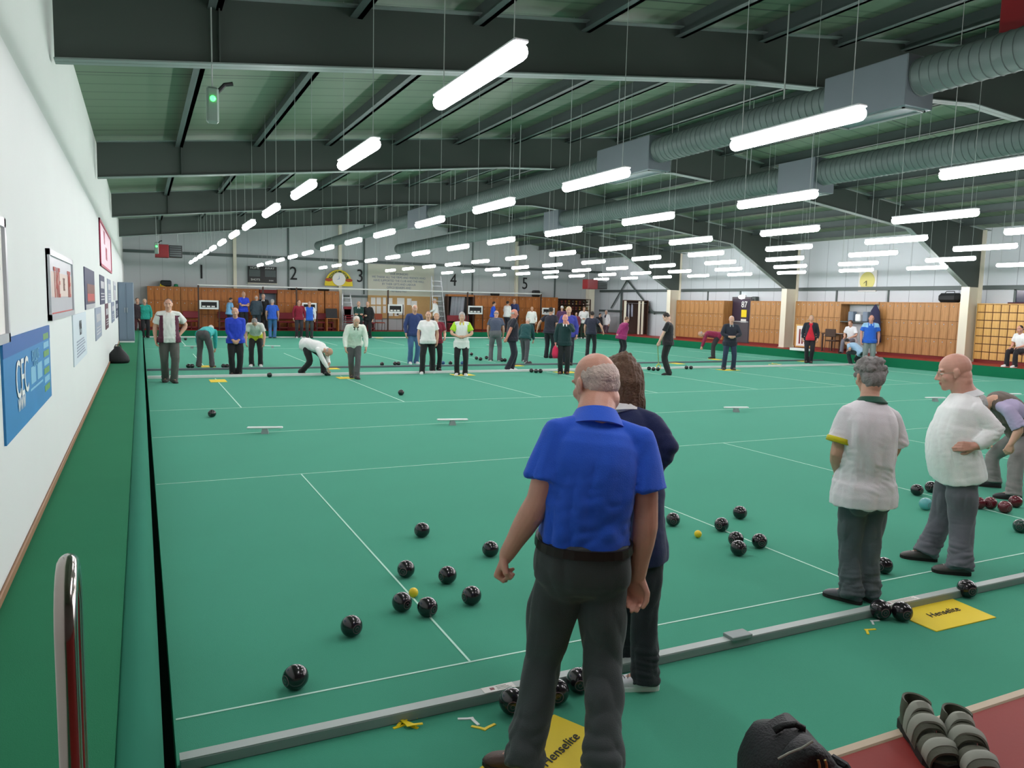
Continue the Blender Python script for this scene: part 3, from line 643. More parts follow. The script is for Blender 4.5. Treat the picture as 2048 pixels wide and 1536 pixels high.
# ------------------------------------------------------------------ lockers
_ld = {}
def locker_bank(name, label, org, ux, nrm, length, height, cols, rows, mt, group, key=None, knob=True, plinth=.1):
    """org: bottom front corner; ux along the front; nrm outward"""
    ux, nrm = np.array(ux, float), np.array(nrm, float)
    r = empty(name, label, 'lockers', org, 0, group)
    ang = math.atan2(ux[1], ux[0]); r.rotation_euler = (0, 0, ang)
    sy = -1 if np.cross([0, 0, 1], ux) @ nrm < 0 else 1     # local y of the outward side
    def bx(lo, hi, nm, m, **k):
        a = (lo[0], min(lo[1] * sy, hi[1] * sy), lo[2]); b = (hi[0], max(lo[1] * sy, hi[1] * sy), hi[2]); return MB().box(a, b, **k).build(nm, m, k.get('parent') or r)
    bx((0, -.5, 0), (length, -.03, plinth), 'plinth', M['plinth']); bx((0, -.55, plinth), (length, -.012, height), 'carcass', M['lockeredge']); bx((-.01, -.55, height), (length + .01, .006, height + .03), 'top_board', mt)
    for s in (0, 1): bx((-.012 + s * length, -.55, plinth), (s * length + .012, .004, height), 'side_panel', mt)
    cw, chh = length / cols, (height - plinth) / rows; g = .006 if knob else .014
    k = (name, round(cw, 3), round(chh, 3), mt.name)
    for i in range(cols):
        for j in range(rows):
            if k not in _ld:
                d = MB().box((g, -.012 if sy > 0 else 0, g), (cw - g, 0 if sy > 0 else .012, chh - g), bev=.003).build('door', mt); _ld[k] = d
                if knob: MB().sphere((cw * .5, .012 * sy, chh * .82), (.022, .012, .022), 8, 6).build('key_plate', M['alu'], d)
                o = d; o.parent = r
            else:
                d = _ld[k]; o = d.copy(); COL.objects.link(o); o.parent = r
                for ch in d.children: c2 = ch.copy(); COL.objects.link(c2); c2.parent = o
            o.location = (i * cw, 0, plinth + j * chh)
    return r
XK = 25.85
def yr(px, py=640): return atX(px, py, XK)[1]
H_ = 2.0
def right_bank(pa, pb, label, cols, **k):
    ya, yb = yr(pb), yr(pa)
    return locker_bank('locker_bank', label, (XK, ya, PL), (0, 1, 0), (-1, 0, 0), yb - ya, H_, cols, 3, M['locker'], 'lockers on the right wall', **k)
right_bank(1352, 1446, 'bank of oak lockers between the corner wardrobe and the grey door', 10)
right_bank(1500, 1572, 'bank of oak lockers between the grey door and the cream column', 7)
right_bank(1590, 1680, 'bank of oak lockers right of the third column, behind the navy and red player', 8)
right_bank(1757, 1932, 'long bank of oak lockers between the hanging coat and the nearest column', 11)
ya = yr(2068); yb = yr(1952, 650)
locker_bank('box_locker', 'block of small square pale lockers at the right edge of the picture', (XK, ya, PL), (0, 1, 0), (-1, 0, 0), yb - ya, 1.98, 7, 7, M['lockerbox'], 'lockers on the right wall', knob=False)
# alcove with shelf between the two banks
ya, yb = yr(1757), yr(1680)
al = empty('open_shelf', 'open alcove shelf full of grey cloth and bottles between two oak locker banks', 'shelf', (XK, ya, PL))
MB().box((-.05, 0, 1.93), (.55, yb - ya, 2.03)).build('top_board', M['locker'], al); MB().box((.5, 0, 0), (.55, yb - ya, 1.93)).build('back', M['clad'], al); MB().box((0, 0, 1.2), (.5, yb - ya, 1.24)).build('shelf', M['steel'], al)
for k in range(4): tag(MB().box((XK + .1, ya + .25 + k * .35, PL + 1.24), (XK + .35, ya + .5 + k * .35, PL + 1.24 + .3 + .1 * (k % 2)), bev=.03).build('storage_box', M['greyloc'] if k % 2 else M['wplastic']), 'grey or white box on the alcove shelf, %s from the hanging coat' % ORD[k], 'box', 'boxes on the alcove shelf')
# coat, bags on lockers
yc = atX(1752, 640, 25.7)[1]
ct = empty('coat', 'navy coat hanging on the end of the long locker bank', 'coat', (25.62, yc, 0))
mb = MB(); z1 = atX(1752, 609, 25.7)[2]; z0 = atX(1750, 684, 25.7)[2]
mb.loft([[(cx_ * w2 * .3, cy_ * w2, z) for cx_, cy_ in [(math.cos(a), math.sin(a)) for a in np.linspace(0, 2 * PI, 16, endpoint=False)]] for z, w2 in ((z0, .36), (z0 + .3, .33), (z0 + .8, .27), (z1 - .25, .2), (z1 - .08, .08), (z1, .03))])
mb.build('body', cmat('cloth', (30, 32, 66)), ct, smooth=True); MB().tube([(.0, 0, z1), (.1, 0, z1 + .05), (.22, 0, z1 - .02)], .01, 5).build('hook', M['alu'], ct)
c = atX(1899, 610, 26.1); c[2] = PL + H_ + .03
b_ = empty('sports_bag', 'dark sports bag on top of the long locker bank', 'bag', c); MB().box((-.2, -.38, 0), (.2, .38, .34), bev=.1).build('body', M['blackcloth'], b_); MB().tube([(-.05, -.2, .3), (0, -.15, .4), (0, .15, .4), (-.05, .2, .3)], .015, 6).build('handle', M['black'], b_)
c = atX(2035, 668, 26.1); c[2] = PL + 2.01
tag(MB().box(c + [-.2, -.3, 0], c + [.1, .3, .05], bev=.01).build('folded_cloth', cmat('cloth', (70, 30, 40))), 'dark folded cloth on the square pale lockers', 'cloth')
# door with signs, exit lamp, clock, window, loudspeaker
yd0, yd1 = atX(1502, 640, XR)[1], atX(1464, 640, XR)[1]; zd = atX(1480, 594, XR)[2]
dr = tag(MB().box((XR - .06, yd0, PL), (XR, yd1, zd), bev=.01).build('door_1', M['doorgrey']), kind='structure')
MB().box((XR - .075, yd0 + .08, PL + .02), (XR - .06, yd1 - .08, PL + 1.0)).build('lower_panel', M['doorgrey'], dr)
MB().box((XR - .075, yd0 + .08, PL + 1.06), (XR - .06, yd1 - .08, zd - .1)).build('upper_panel', mat('door glass', (60, 50, 66), .25), dr)
MB().box((XR - .11, yd0 + .1, PL + 1.0), (XR - .07, yd1 - .1, PL + 1.05)).build('push_bar', M['alu'], dr)
def on_right(px, py, w, h, name, label, mt, cat, x=XR - .085, t=.01):
    c = atX(px, py, x); o = MB().box((-t, -w / 2, -h / 2), (0, w / 2, h / 2)).build(name, mt, loc=c); return tag(o, label, cat)
s = on_right(1489, 609.5, .32, .3, 'number_sign', 'white numerals 87 on the dark door', M['doorgrey'], 'sign')
mb = MB(); put_text(mb, '87', .42, (-.012, 0, 0), (0, -1, 0), (0, 0, 1)); mb.build('numerals', M['white'], s)
on_right(1488, 627, .36, .36, 'notice', 'yellow square notice on the dark door', M['yplastic'], 'notice'); on_right(1487, 641.5, .36, .17, 'notice', 'small white notice under the yellow one on the door', M['paper'], 'notice')
c = atX(1484, 594, XR - .1); o = empty('exit_lamp', 'lit white bulkhead lamp above the dark door', 'lamp', c)
MB().sphere((-.03, 0, 0), (.08, .2, .1), 16, 10).build('diffuser', mat('lit bulkhead', (255, 255, 255), .4, emit=5), o, smooth=True); MB().box((.0, -.2, -.09), (.1, .2, .09), bev=.02).build('base', M['wplastic'], o)
c = atX(1510, 600, XR - .15); o = empty('loudspeaker', 'small dark loudspeaker high beside the door', 'speaker', c); MB().box((-.1, -.12, -.16), (.14, .12, .16), bev=.02).build('cabinet', M['steel'], o); MB().cyl((-.105, 0, -.03), (-.1, 0, -.03), .08, 16).build('cone', M['black'], o)
c = atX(1735, 562, XR - .05); ck = empty('wall_clock', 'pale yellow clock on a white square high on the right wall', 'clock', c)
MB().box((-.01, -.42, -.42), (.04, .42, .42)).build('backing', M['paper'], ck); MB().lathe([(.34, 0), (.36, .03), (.33, .04), (.01, .04)], (-.01, 0, 0), 28, axis='x').build('rim', mat('clock yellow', (214, 206, 120), .5), ck)
bpy.data.objects[ck.children[-1].name].rotation_euler = (0, 0, PI)
mb = MB(); mb.box((-.07, -.012, -.2), (-.06, .012, .0)); mb.build('minute_hand', M['ink'], ck); mb = MB(); mb.prism([(-.065, -.01, 0), (-.065, .12, -.1), (-.065, .13, -.085), (-.065, .01, .012)], (.006, 0, 0)); mb.build('hour_hand', M['ink'], ck)
y0, y1 = atX(2075, 590, XR)[1], atX(2030, 590, XR)[1]; zz0, zz1 = atX(2040, 612, XR)[2], atX(2040, 576, XR)[2]
wn = tag(MB().box((XR - .06, y0, zz0), (XR - .01, y1, zz1)).build('window_1', mat('dark window glass', (34, 40, 66), .1)), kind='structure')
f = MB()
for lo, hi in (((XR - .08, y0, zz1 - .08), (XR - .01, y1, zz1)), ((XR - .08, y0, zz0), (XR - .01, y1, zz0 + .08)), ((XR - .08, y1 - .08, zz0), (XR - .01, y1, zz1))): f.box(lo, hi)
f.build('window_frame', M['purlin'], wn)
# framed sign leaning by the third column, white box, table and chair
c = atZ(1605, 697, PL); c[0] = min(c[0], 25.75); fs = empty('framed_sign', 'wooden framed sign with red print leaning on the lockers by the column', 'sign', c)
zf = atY(1605, 649, c[1])[2] - PL; wf = .75
fs.rotation_euler = (0, 0, -PI / 2 + .25)
MB().box((-wf / 2, 0, .05), (wf / 2, .03, zf), bev=.006).build('frame', M['lockerbox'], fs); MB().box((-wf / 2 + .06, -.006, .11), (wf / 2 - .06, 0, zf - .06)).build('sheet', M['paper'], fs)
for k in range(3): MB().box((-.2 + k * .13, -.012, .2), (-.13 + k * .13, -.006, zf - .2)).build('print', M['redpaint'], fs)
c2 = atZ(1596, 701, PL); tag(MB().box(c2 + [-.12, -.45, 0], c2 + [.2, .35, .1], bev=.01).build('storage_tray', M['wplastic']), 'white tray on the red floor below the framed sign', 'tray')
ct_ = atZ(1672, 703, PL); tb = empty('table', 'dark wooden table with a paper on it beside the alcove', 'table', ct_); tb.rotation_euler = (0, 0, .1)
MB().box((-.35, -.5, .70), (.35, .5, .74), bev=.008).build('table_top', M['darkwood'], tb)
for sx in (-.3, .3):
    for sy in (-.45, .45): MB().box((sx - .025, sy - .025, 0), (sx + .025, sy + .025, .7)).build('leg', M['darkwood'], tb)
tag(MB().box(ct_ + [-.25, -.45, .742], ct_ + [.1, -.1, .75]).build('score_sheet', M['paper']), 'white paper lying on the dark table by the alcove', 'paper')
def chair(c, rz, label, mt, leg, group=None, name='chair'):
    r = empty(name, label, 'chair', c, rz, group)
    MB().box((-.22, -.22, .42), (.22, .22, .47), bev=.02).build('seat', mt, r); MB().box((-.22, .19, .6), (.22, .23, .92), bev=.02).build('backrest', mt, r)
    for sx in (-.2, .2):
        MB().tube([(sx, -.2, 0), (sx, -.19, .43)], .014, 6).build('leg', leg, r); MB().tube([(sx, .23, 0), (sx, .19, .45), (sx, .21, .9)], .014, 6).build('leg', leg, r)
    return r
chair(V3(25.15, atX(1664, 690, 25.15)[1], PL), PI / 2 + .3, 'dark wooden chair at the table by the alcove', M['darkwood'], M['darkwood'])
chair(atZ(2036, 728, PL), PI * .5, 'dark chair under the seated man at the right edge', M['black'], M['steel'])
# wardrobe in the corner

wa = empty('wardrobe', 'tall dark open wardrobe with pale doors in the far corner bay', 'wardrobe', V3(25.55, atX(1272, 640, 25.55)[1], PL)); hw = 1.95; ww = 1.35
wa.rotation_euler = (0, 0, -.35)
MB().box((-ww / 2, .5, 0), (ww / 2, .55, hw)).build('back', M['darkwood'], wa)
for s in (-1, 1): MB().box((s * ww / 2 - .02, 0, 0), (s * ww / 2 + .02, .55, hw)).build('side_panel', M['darkwood'], wa)
MB().box((-ww / 2 - .02, 0, hw), (ww / 2 + .02, .55, hw + .05)).build('top_board', M['darkwood'], wa); MB().box((-ww / 2, 0, 0), (ww / 2, .55, .06)).build('plinth', M['plinth'], wa)
MB().box((-ww / 2 - .05, -.03, .06), (-ww / 2 + .08, 0, hw)).build('door', M['cream'], wa); MB().box((.1, -.03, .06), (.22, 0, hw)).build('door', M['cream'], wa); MB().box((.3, -.03, .06), (.42, 0, hw)).build('door', M['cream'], wa)
MB().cyl((-ww / 2, .28, hw - .12), (ww / 2, .28, hw - .12), .015, 8).build('rail', M['alu'], wa)
for k, (x, ln_, col) in enumerate(((-.4, .95, (206, 206, 214)), (-.2, .75, (170, 172, 190)), (-.5, 1.3, (52, 46, 66)))):
    q = np.array(wa.matrix_basis @ Vector((x, .28, hw - .14))); rot = wa.rotation_euler.z
    mb = MB(); mb.loft([[(.05 * sc * math.cos(a), .2 * sc * math.sin(a), z) for a in np.linspace(0, 2 * PI, 12, endpoint=False)] for z, sc in ((-ln_, 1.1), (-ln_ * .4, 1.0), (-.12, .9), (0, .12))])
    o = mb.build('hanging_garment', cmat('cloth', col), smooth=True, loc=wa.location + Vector((x * math.cos(rot) - .28 * math.sin(rot), x * math.sin(rot) + .28 * math.cos(rot), hw - .14))); o.rotation_euler = (0, 0, rot); tag(o, ['pale shirt hanging in the corner wardrobe', 'grey jacket hanging in the corner wardrobe', 'dark coat hanging in the corner wardrobe'][k], 'garment', 'garments in the wardrobe')
# ------------------------------------------------------------------ far bank furniture
YK = 41.35
def xf(px, py=620): return atY(px, py, YK)[0]
def far_bank(pa, pb, label, cols, h=2.05, mt='lockerfar'):
    xa, xb = xf(pa), xf(pb)
    return locker_bank('locker_bank', label, (xa, YK, PL), (1, 0, 0), (0, -1, 0), xb - xa, h, cols, 3, M[mt], 'lockers along the far wall')
far_bank(296, 361, 'far oak lockers nearest the grey steel locker', 5); far_bank(363, 518, 'long far bank of oak lockers behind the first score board', 12); far_bank(556, 648, 'far oak lockers right of the open doorway', 7); far_bank(651, 678, 'far pale cabinet beside the tall ladder', 2); far_bank(950, 1036, 'far oak lockers right of the curtained opening', 7); far_bank(1038, 1115, 'far oak lockers left of the trophy shelves', 6)
# doorway between banks
xa, xb = xf(520), xf(554)
d2 = tag(MB().box((xa, YF - .06, PL), (xb, YF - .01, 2.35)).build('door_2', M['greyloc']), kind='structure'); MB().box((xa, YK - .02, 2.22), (xb, YK + .5, 2.4)).build('lintel', M['plinth'], d2)
# board with printed rules and noticeboard with papers
xa, xb = atY(736, 550, YF - .1)[0], atY(868, 550, YF - .1)[0]; z0, z1 = atY(800, 592, YF - .1)[2], atY(800, 530, YF - .1)[2]
wb = empty('honours_board', 'large cream board with rows of blue lettering on the far wall', 'board', ((xa + xb) / 2, YF - .08, z0))
MB().box((-(xb - xa) / 2, -.03, 0), ((xb - xa) / 2, .07, z1 - z0), bev=.01).build('panel', M['cork2'], wb)
blue = mat('faded blue lettering', (84, 100, 134), .7); mb = MB(); hh = z1 - z0
for k, t in enumerate(('OUR SPONSORS', 'WE THANK ALL THE FIRMS AND FRIENDS WHO', 'HAVE SUPPORTED THE CLUB AND THE HALL', 'BY THEIR GIFTS AND LABOUR', 'OFFICE BEARERS AND', 'MEMBERS PAST')):
    put_text(mb, t, .17, (-.15, -.032, hh * .70 - k * .19), (1, 0, 0), (0, 0, 1), sx=.85)
mb.build('lettering', blue, wb)
xb2 = atY(876, 600, YF - .1)[0]; zb = 1.0; zt = z0
nb = empty('notice_board', 'tan noticeboard under the cream board', 'noticeboard', ((xa + xb2) / 2, YF - .08, zb)); hw = (xb2 - xa) / 2
MB().box((-hw, -.03, 0), (hw, .07, zt - zb)).build('panel', M['cork'], nb)
for k, (pa, pb, qa, qb) in enumerate(((742, 751, 595, 609), (753, 762, 595, 609), (766, 772, 595, 609), (777, 785, 596, 608), (794, 809, 596, 630), (814, 823, 597, 610), (742, 751, 612, 627), (753, 762, 612, 627), (766, 772, 612, 626), (777, 786, 622, 632), (789, 797, 622, 632), (822, 834, 602, 612))):
    a_ = atY(pa, qb, YF - .12); b_2 = atY(pb, qa, YF - .12)
    o = MB().box((a_[0], YF - .118, a_[2]), (b_2[0], YF - .112, b_2[2])).build('notice', M['paper']); tag(o, 'white paper notice on the tan board, %s counted from its upper left' % ORD[k], 'notice', 'papers on the noticeboard')
# numbers and signs
for n, px, py in ((1, 403, 545), (2, 587, 548), (3, 720, 553), (4, 907, 561), (5, 1050, 568)):
    c = atY(px, py, YF - .03); mb = MB(); put_text(mb, str(n), 1.0, (0, 0, 0), (1, 0, 0), (0, 0, 1), ext=.01, sx=.85)
    tag(mb.build('rink_number', M['ink'], loc=c), 'black figure %d painted high on the far wall' % n, 'number', 'rink numbers on the far wall')
c0 = atY(497, 565, YF - .25); c1 = atY(554, 534, YF - .25); sb = empty('scoreboard', 'large black scoreboard with white lettering high on the far wall', 'scoreboard', ((c0[0] + c1[0]) / 2, YF - .1, c0[2])); w2 = (c1[0] - c0[0]) / 2; h2 = c1[2] - c0[2]
MB().box((-w2, -.05, 0), (w2, .1, h2), bev=.01).build('panel', M['black'], sb)
MB().box((-w2 + .05, -.06, .32), (-.12, -.05, h2 - .18)).build('digit_panel', M['steel'], sb); MB().box((.12, -.06, .32), (w2 - .05, -.05, h2 - .18)).build('digit_panel', M['steel'], sb)
mb = MB(); put_text(mb, 'HOME', .16, (-w2 * .55, -.062, h2 - .09), (1, 0, 0), (0, 0, 1)); put_text(mb, 'AWAY', .16, (w2 * .5, -.062, h2 - .09), (1, 0, 0), (0, 0, 1)); put_text(mb, 'SHOTS', .15, (-w2 * .5, -.062, .16), (1, 0, 0), (0, 0, 1)); put_text(mb, 'ENDS', .09, (w2 * .6, -.062, .13), (1, 0, 0), (0, 0, 1)); mb.build('lettering', M['white'], sb)
MB().box((-w2 - .03, -.055, -.06), (w2 + .03, .1, 0)).build('sill', M['cork2'], sb)
# half-round sign with a clock
c = atY(678, 572, YF - .25); ra = (atY(706, 572, YF - .25)[0] - atY(650, 572, YF - .25)[0]) / 2; sg_ = empty('half_round_sign', 'yellow half-round club sign with a clock at its centre', 'sign', (c[0], YF - .22, c[2]))
rim = [(ra * math.cos(a), 0, ra * 1.15 * math.sin(a)) for a in np.linspace(0, PI, 24)]
MB().prism(rim, (0, .06, 0)).build('panel', mat('sign yellow', (232, 206, 30), .5), sg_)
band = [(ra * .78 * math.cos(a), -.008, .22 + ra * .78 * math.sin(a)) for a in np.linspace(.1, PI - .1, 20)] + [(ra * .58 * math.cos(a), -.008, .22 + ra * .6 * math.sin(a)) for a in np.linspace(PI - .1, .1, 20)]
MB().prism(band, (0, .008, 0)).build('band', mat('sign dark band', (46, 58, 20), .5), sg_)
for s in (-1, 1): MB().sphere((s * ra * .72, -.01, .32), (.2, .02, .09), 14, 6).build('plaque', mat('sign red', (176, 70, 26), .5), sg_)
MB().lathe([(.35, 0), (.36, .03), (.33, .05), (.01, .05)], (0, -.01, .37), 28, axis='y').build('clock_face', M['paper'], sg_)
mb = MB(); mb.prism([(-.01, -.066, .37), (.02, -.066, .37), (.0, -.066, .6)], (0, .004, 0)); mb.prism([(0, -.066, .385), (0, -.066, .36), (-.16, -.066, .33)], (0, .004, 0)); mb.build('clock_hand', CDB, sg_)
lt = MB()
for k, ch in enumerate('INDOOR BOWLS'):
    a = PI - .35 - (PI - .7) * k / 11; put_text(lt, ch, .16, (ra * .68 * math.cos(a), -.012, .22 + ra * .69 * math.sin(a)), (math.sin(a), 0, -math.cos(a)), (math.cos(a), 0, math.sin(a)))
lt.build('lettering', mat('sign lettering', (226, 210, 60), .5), sg_)
# long score rail on posts with five score panels
YRL = 40.6
def xr_(px, py=600): return atY(px, py, YRL)[0]
rl = empty('score_rail', 'long white rail on dark posts carrying the score panels', 'rail', (0, YRL, PL)); za = atY(395, 570, YRL)[2] - PL; xa, xb = xr_(395, 570), xr_(1083, 588)
zb_ = atY(1083, 588, YRL)[2] - PL
MB().tube([(xa, 0, za), (xb, 0, zb_)], .035, 8).build('rail', M['white'], rl)
for px in (397, 526, 593, 776, 935, 1082):
    x = xr_(px); zz = za + (zb_ - za) * (x - xa) / (xb - xa); MB().box((x - .035, -.035, 0), (x + .035, .035, zz)).build('post', M['darkwood'], rl)
for k, (pa, pb, qa, qb, lab) in enumerate(((399, 437, 601, 618, 'first score panel in white frame beside the man in white and maroon'), (604, 633, 606, 622, 'second score panel behind the maroon hoodie'), (776, 805, 609, 626, 'third score panel before the noticeboard'), (936, 965, 612, 628, 'fourth score panel right of the curtained opening'), (1084, 1109, 616, 629, 'fifth score panel at the end of the long rail'))):
    a_, b_2 = atY(pa, qb, YRL - .05), atY(pb, qa, YRL - .05); w3, h3 = b_2[0] - a_[0], b_2[2] - a_[2]
    r = empty('scoreboard', lab, 'scoreboard', (a_[0], YRL - .07, a_[2]), 0, 'score panels on the long rail')
    MB().box((0, 0, 0), (w3, .03, h3)).build('frame', M['wplastic'], r); MB().box((.08, -.008, .08), (w3 - .08, 0, h3 - .08)).build('face', M['ink'], r)
    for j in range(3): MB().box((.12 + j * (w3 - .24) / 3, -.014, .10), (.12 + (j + .75) * (w3 - .24) / 3, -.008, h3 * .38)).build('number_card', M['paper'], r)
    MB().box((w3, .0, a_[2] * 0 - (a_[2] - PL)), (w3 + .05, .05, h3)).build('post', M['darkwood'], r)
# red benches
def bench(pa, pb, label, y=40.95):
    xa, xb = atY(pa, 645, y)[0], atY(pb, 645, y)[0]; r = empty('bench', label, 'bench', ((xa + xb) / 2, y, PL), 0, 'red benches along the far wall'); w4 = (xb - xa) / 2
    MB().box((-w4, -.22, .38), (w4, .2, .46), bev=.02).build('seat', M['redseat'], r); MB().box((-w4, .16, .56), (w4, .22, .9), bev=.02).build('backrest', M['redseat'], r)
    for s in (-1, 0, 1):
        MB().box((s * (w4 - .05) - .02, -.2, 0), (s * (w4 - .05) + .02, .2, .4)).build('leg', M['redpaint'], r)
    MB().box((-w4, -.2, .1), (w4, -.17, .16)).build('stretcher', M['redpaint'], r)
for pa, pb, lab in ((366, 398, 'red bench left of the first score panel'), (436, 500, 'red bench behind the three players in blue and grey'), (556, 594, 'red bench left of the maroon hoodie'), (628, 666, 'red bench right of the blue vest'), (720, 748, 'red bench beside the pair in dark green and black'), (896, 940, 'red bench under the curtained opening')): bench(pa, pb, lab)
chair(atY(760, 640, 40.8) * [1, 1, 0] + [0, 0, PL], .1, 'wooden red-brown chair below the noticeboard', mat('red brown wood', (170, 80, 52), .5), M['darkwood'])
cst = atY(697, 640, 40.75) * [1, 1, 0] + [0, 0, PL]
for k in range(4):
    ch = chair(cst + [0, 0, .12 * k], 0, 'red stacking chair at the foot of the ladder, %s from the floor' % ORD[k], M['redseat'], M['alu'], 'red stacking chairs')
c = atY(664, 640, 40.6) * [1, 1, 0] + [0, 0, PL]; o = empty('side_table', 'brown side table at the foot of the pale cabinet', 'table', c); MB().box((-.35, -.25, .62), (.35, .25, .66)).build('table_top', M['lockerfar'], o)
for s in (-.3, .3): MB().box((s - .03, -.22, 0), (s + .03, .22, .62)).build('leg', M['lockerfar'], o)
o = empty('laptop', 'black open laptop on the brown side table', 'laptop', c + [0, -.02, .66]); MB().box((-.3, -.2, 0), (.3, .1, .03)).build('base', M['black'], o); MB().prism([(-.3, .1, .03), (.3, .1, .03), (.3, .2, .5), (-.3, .2, .5)], (0, .03, 0)).build('screen', M['black'], o)
# ladders
def ladder(pb, qb, pt, qt, y, wb_, wt_, n, label, name='step_ladder', deep=.5, mt='alu'):
    b = atY(pb, qb, y) ; b[2] = PL; t = atY(pt, qt, y); r = empty(name, label, 'ladder', b); h = t[2] - PL; dx = t[0] - b[0]
    for s in (-1, 1):
        MB().tube([(s * wb_ / 2, 0, 0), (dx + s * wt_ / 2, deep * .5, h)], .03, 6).build('stile', M[mt], r); 
        MB().tube([(s * wb_ / 2, deep, 0), (dx + s * wt_ / 2, deep * .5 + .05, h)], .022, 6).build('rear_stile', M[mt], r)
    for k in range(1, n):
        f_ = k / n; ww_ = wb_ + (wt_ - wb_) * f_; MB().box((dx * f_ - ww_ / 2, deep * .5 * f_ - .04, h * f_ - .015), (dx * f_ + ww_ / 2, deep * .5 * f_ + .05, h * f_ + .015)).build('step', M[mt], r)
ladder(697, 650, 695, 586, 41.1, .7, .4, 8, 'aluminium step ladder standing by the far cream post')
ladder(880, 655, 877, 552, 41.0, .75, .55, 11, 'tall access ladder tower beside the honours board', 'access_ladder', .7)
# curtained opening
xa, xb = xf(896), xf(947); zc = 2.32
oc = empty('open_closet', 'open closet with a dark inside and red-brown frame on the far wall', 'closet', ((xa + xb) / 2, YK, PL)); w5 = (xb - xa) / 2
MB().box((-w5, .4, 0), (w5, .45, zc - PL)).build('back', M['black'], oc)
for s in (-1, 1): MB().box((s * w5 - .05, 0, 0), (s * w5 + .05, .45, zc - PL)).build('side_panel', M['darkwood'], oc)
MB().box((-w5, 0, zc - PL), (w5, .45, zc - PL + .12)).build('top_board', M['lockerfar'], oc)
xd = atY(917, 610, YK + .1)[0]; mb = MB(); mb.loft([[(x + .5 * q, YK + .12 + (.06 if i % 2 else 0), z) for i, x in enumerate(np.linspace(-.42, .42, 10))] + [(x + .5 * q, YK + .2, z) for x in np.linspace(.42, -.42, 10)] for z, q in ((PL + .75, -.2), (2.3, 0))])
tag(mb.build('curtain', cmat('cloth', (164, 168, 178)), loc=(xd, 0, 0)), 'grey curtain half drawn across the open closet', 'curtain')
# trophy shelves
xa, xb = xf(1117), xf(1182); zs = 2.35
ts = empty('trophy_shelf', 'dark shelving full of trophies beside the corner column', 'shelving', ((xa + xb) / 2, YK + .1, PL)); w6 = (xb - xa) / 2
MB().box((-w6, .4, 0), (w6, .45, zs - PL)).build('back', M['darkwood'], ts)
for s in (-1, 1): MB().box((s * w6 - .03, 0, 0), (s * w6 + .03, .45, zs - PL)).build('side_panel', M['darkwood'], ts)
shz = [.55, .95, 1.32, 1.66, 2.0]
for z in shz: MB().box((-w6, 0, z), (w6, .42, z + .03)).build('shelf', M['darkwood'], ts)
tm = [M['chrome'], mat('gold trophy', (190, 150, 70), .3, .8), mat('red trophy wood', (120, 50, 40), .5)]
t0 = None; cnt = 0
for zi, z in enumerate(shz[:4]):
    for k in range(9):
        x = -w6 + .12 + (2 * w6 - .24) * k / 8; h = rng.uniform(.16, .27); cnt += 1
        tag(MB().lathe([(.05, 0), (.05, .04), (.015, .06), (.015, h * .45), (.06, h * .7), (.065, h)], (0, 0, 0), 10).build('trophy', tm[int(rng.integers(3))], smooth=True, angle=40, loc=((xa + xb) / 2 + x, YK + .3, PL + z + .03)), 'small trophy cup on the %s shelf from below, %s from its left end' % (ORD[zi], ORD[k]), 'trophy', 'trophies on the shelves')
# things lying on far lockers
for px, py, w7, h7, lab, mt in ((332, 572, .5, .3, 'dark cap-shaped bag on the far lockers nearest the steel locker', 'blackcloth'), (592, 580, .6, .14, 'dark flat bag on the far lockers above the score rail', 'blackcloth'), (647, 580, .6, .12, 'dark flat case on the far cabinet', 'blackcloth'), (990, 590, .5, .2, 'dark bag on the far lockers behind the blue jacket', 'blackcloth'), (1072, 590, .45, .4, 'dark upright box near the end of the long rail', 'black')):
    c = atY(px, py, YK + .25); c[2] = PL + 2.08
    o = empty('kit_bag', lab, 'bag', c, 0, 'bags on the far lockers'); MB().box((-w7 / 2, -.15, 0), (w7 / 2, .15, h7), bev=.05).build('body', M[mt], o)
for px, py, lab in ((324, 571, 'yellow hat on the far lockers nearest the steel locker'), (352, 573, 'green cap on the far lockers nearest the steel locker')):
    c = atY(px, py, YK + .2); c[2] = PL + 2.08; tag(MB().lathe([(.16, 0), (.16, .01), (.1, .02), (.09, .12), (.02, .14)], (0, 0, 0), 14).build('hat', YP if 'yellow' in lab else M['bankgreen'], loc=c), lab, 'hat')
c = atY(395, 562, YF - .1)
# ------------------------------------------------------------------ near red floor: backpack and sandals
bp = empty('backpack', 'black backpack standing on the red floor by the tan edge', 'backpack', atZ(1590, 1640, PL))
bc = np.array(bp.location)
def bpt(px, py, hd): return W(px, py, hd) - bc
HB = hdist(bc)
ring = []
prof_ = [(1536, 1481, 1688), (1520, 1487, 1672), (1500, 1497, 1650), (1482, 1512, 1634), (1468, 1534, 1622), (1458, 1556, 1610), (1452, 1578, 1600)]
mb = MB()
rings = []
for z_, xa_, xb_ in [(1660, 1475, 1700)] + prof_:
    L0, R0 = bpt(xa_, z_, HB), bpt(xb_, z_, HB); cc = (L0 + R0) / 2; hw_ = np.linalg.norm(R0 - L0) / 2; dep = .13 if z_ > 1470 else .08
    if z_ == 1660: cc[2] = 0
    rings.append([tuple(cc + RGT * hw_ * np.sign(math.cos(a)) * abs(math.cos(a)) ** .7 + FWD * dep * np.sign(math.sin(a)) * abs(math.sin(a)) ** .7) for a in np.linspace(0, 2 * PI, 28, endpoint=False)])
mb.loft(rings); body = mb.build('body', M['blackcloth'], bp, smooth=True)
fp = MB(); rg2 = []
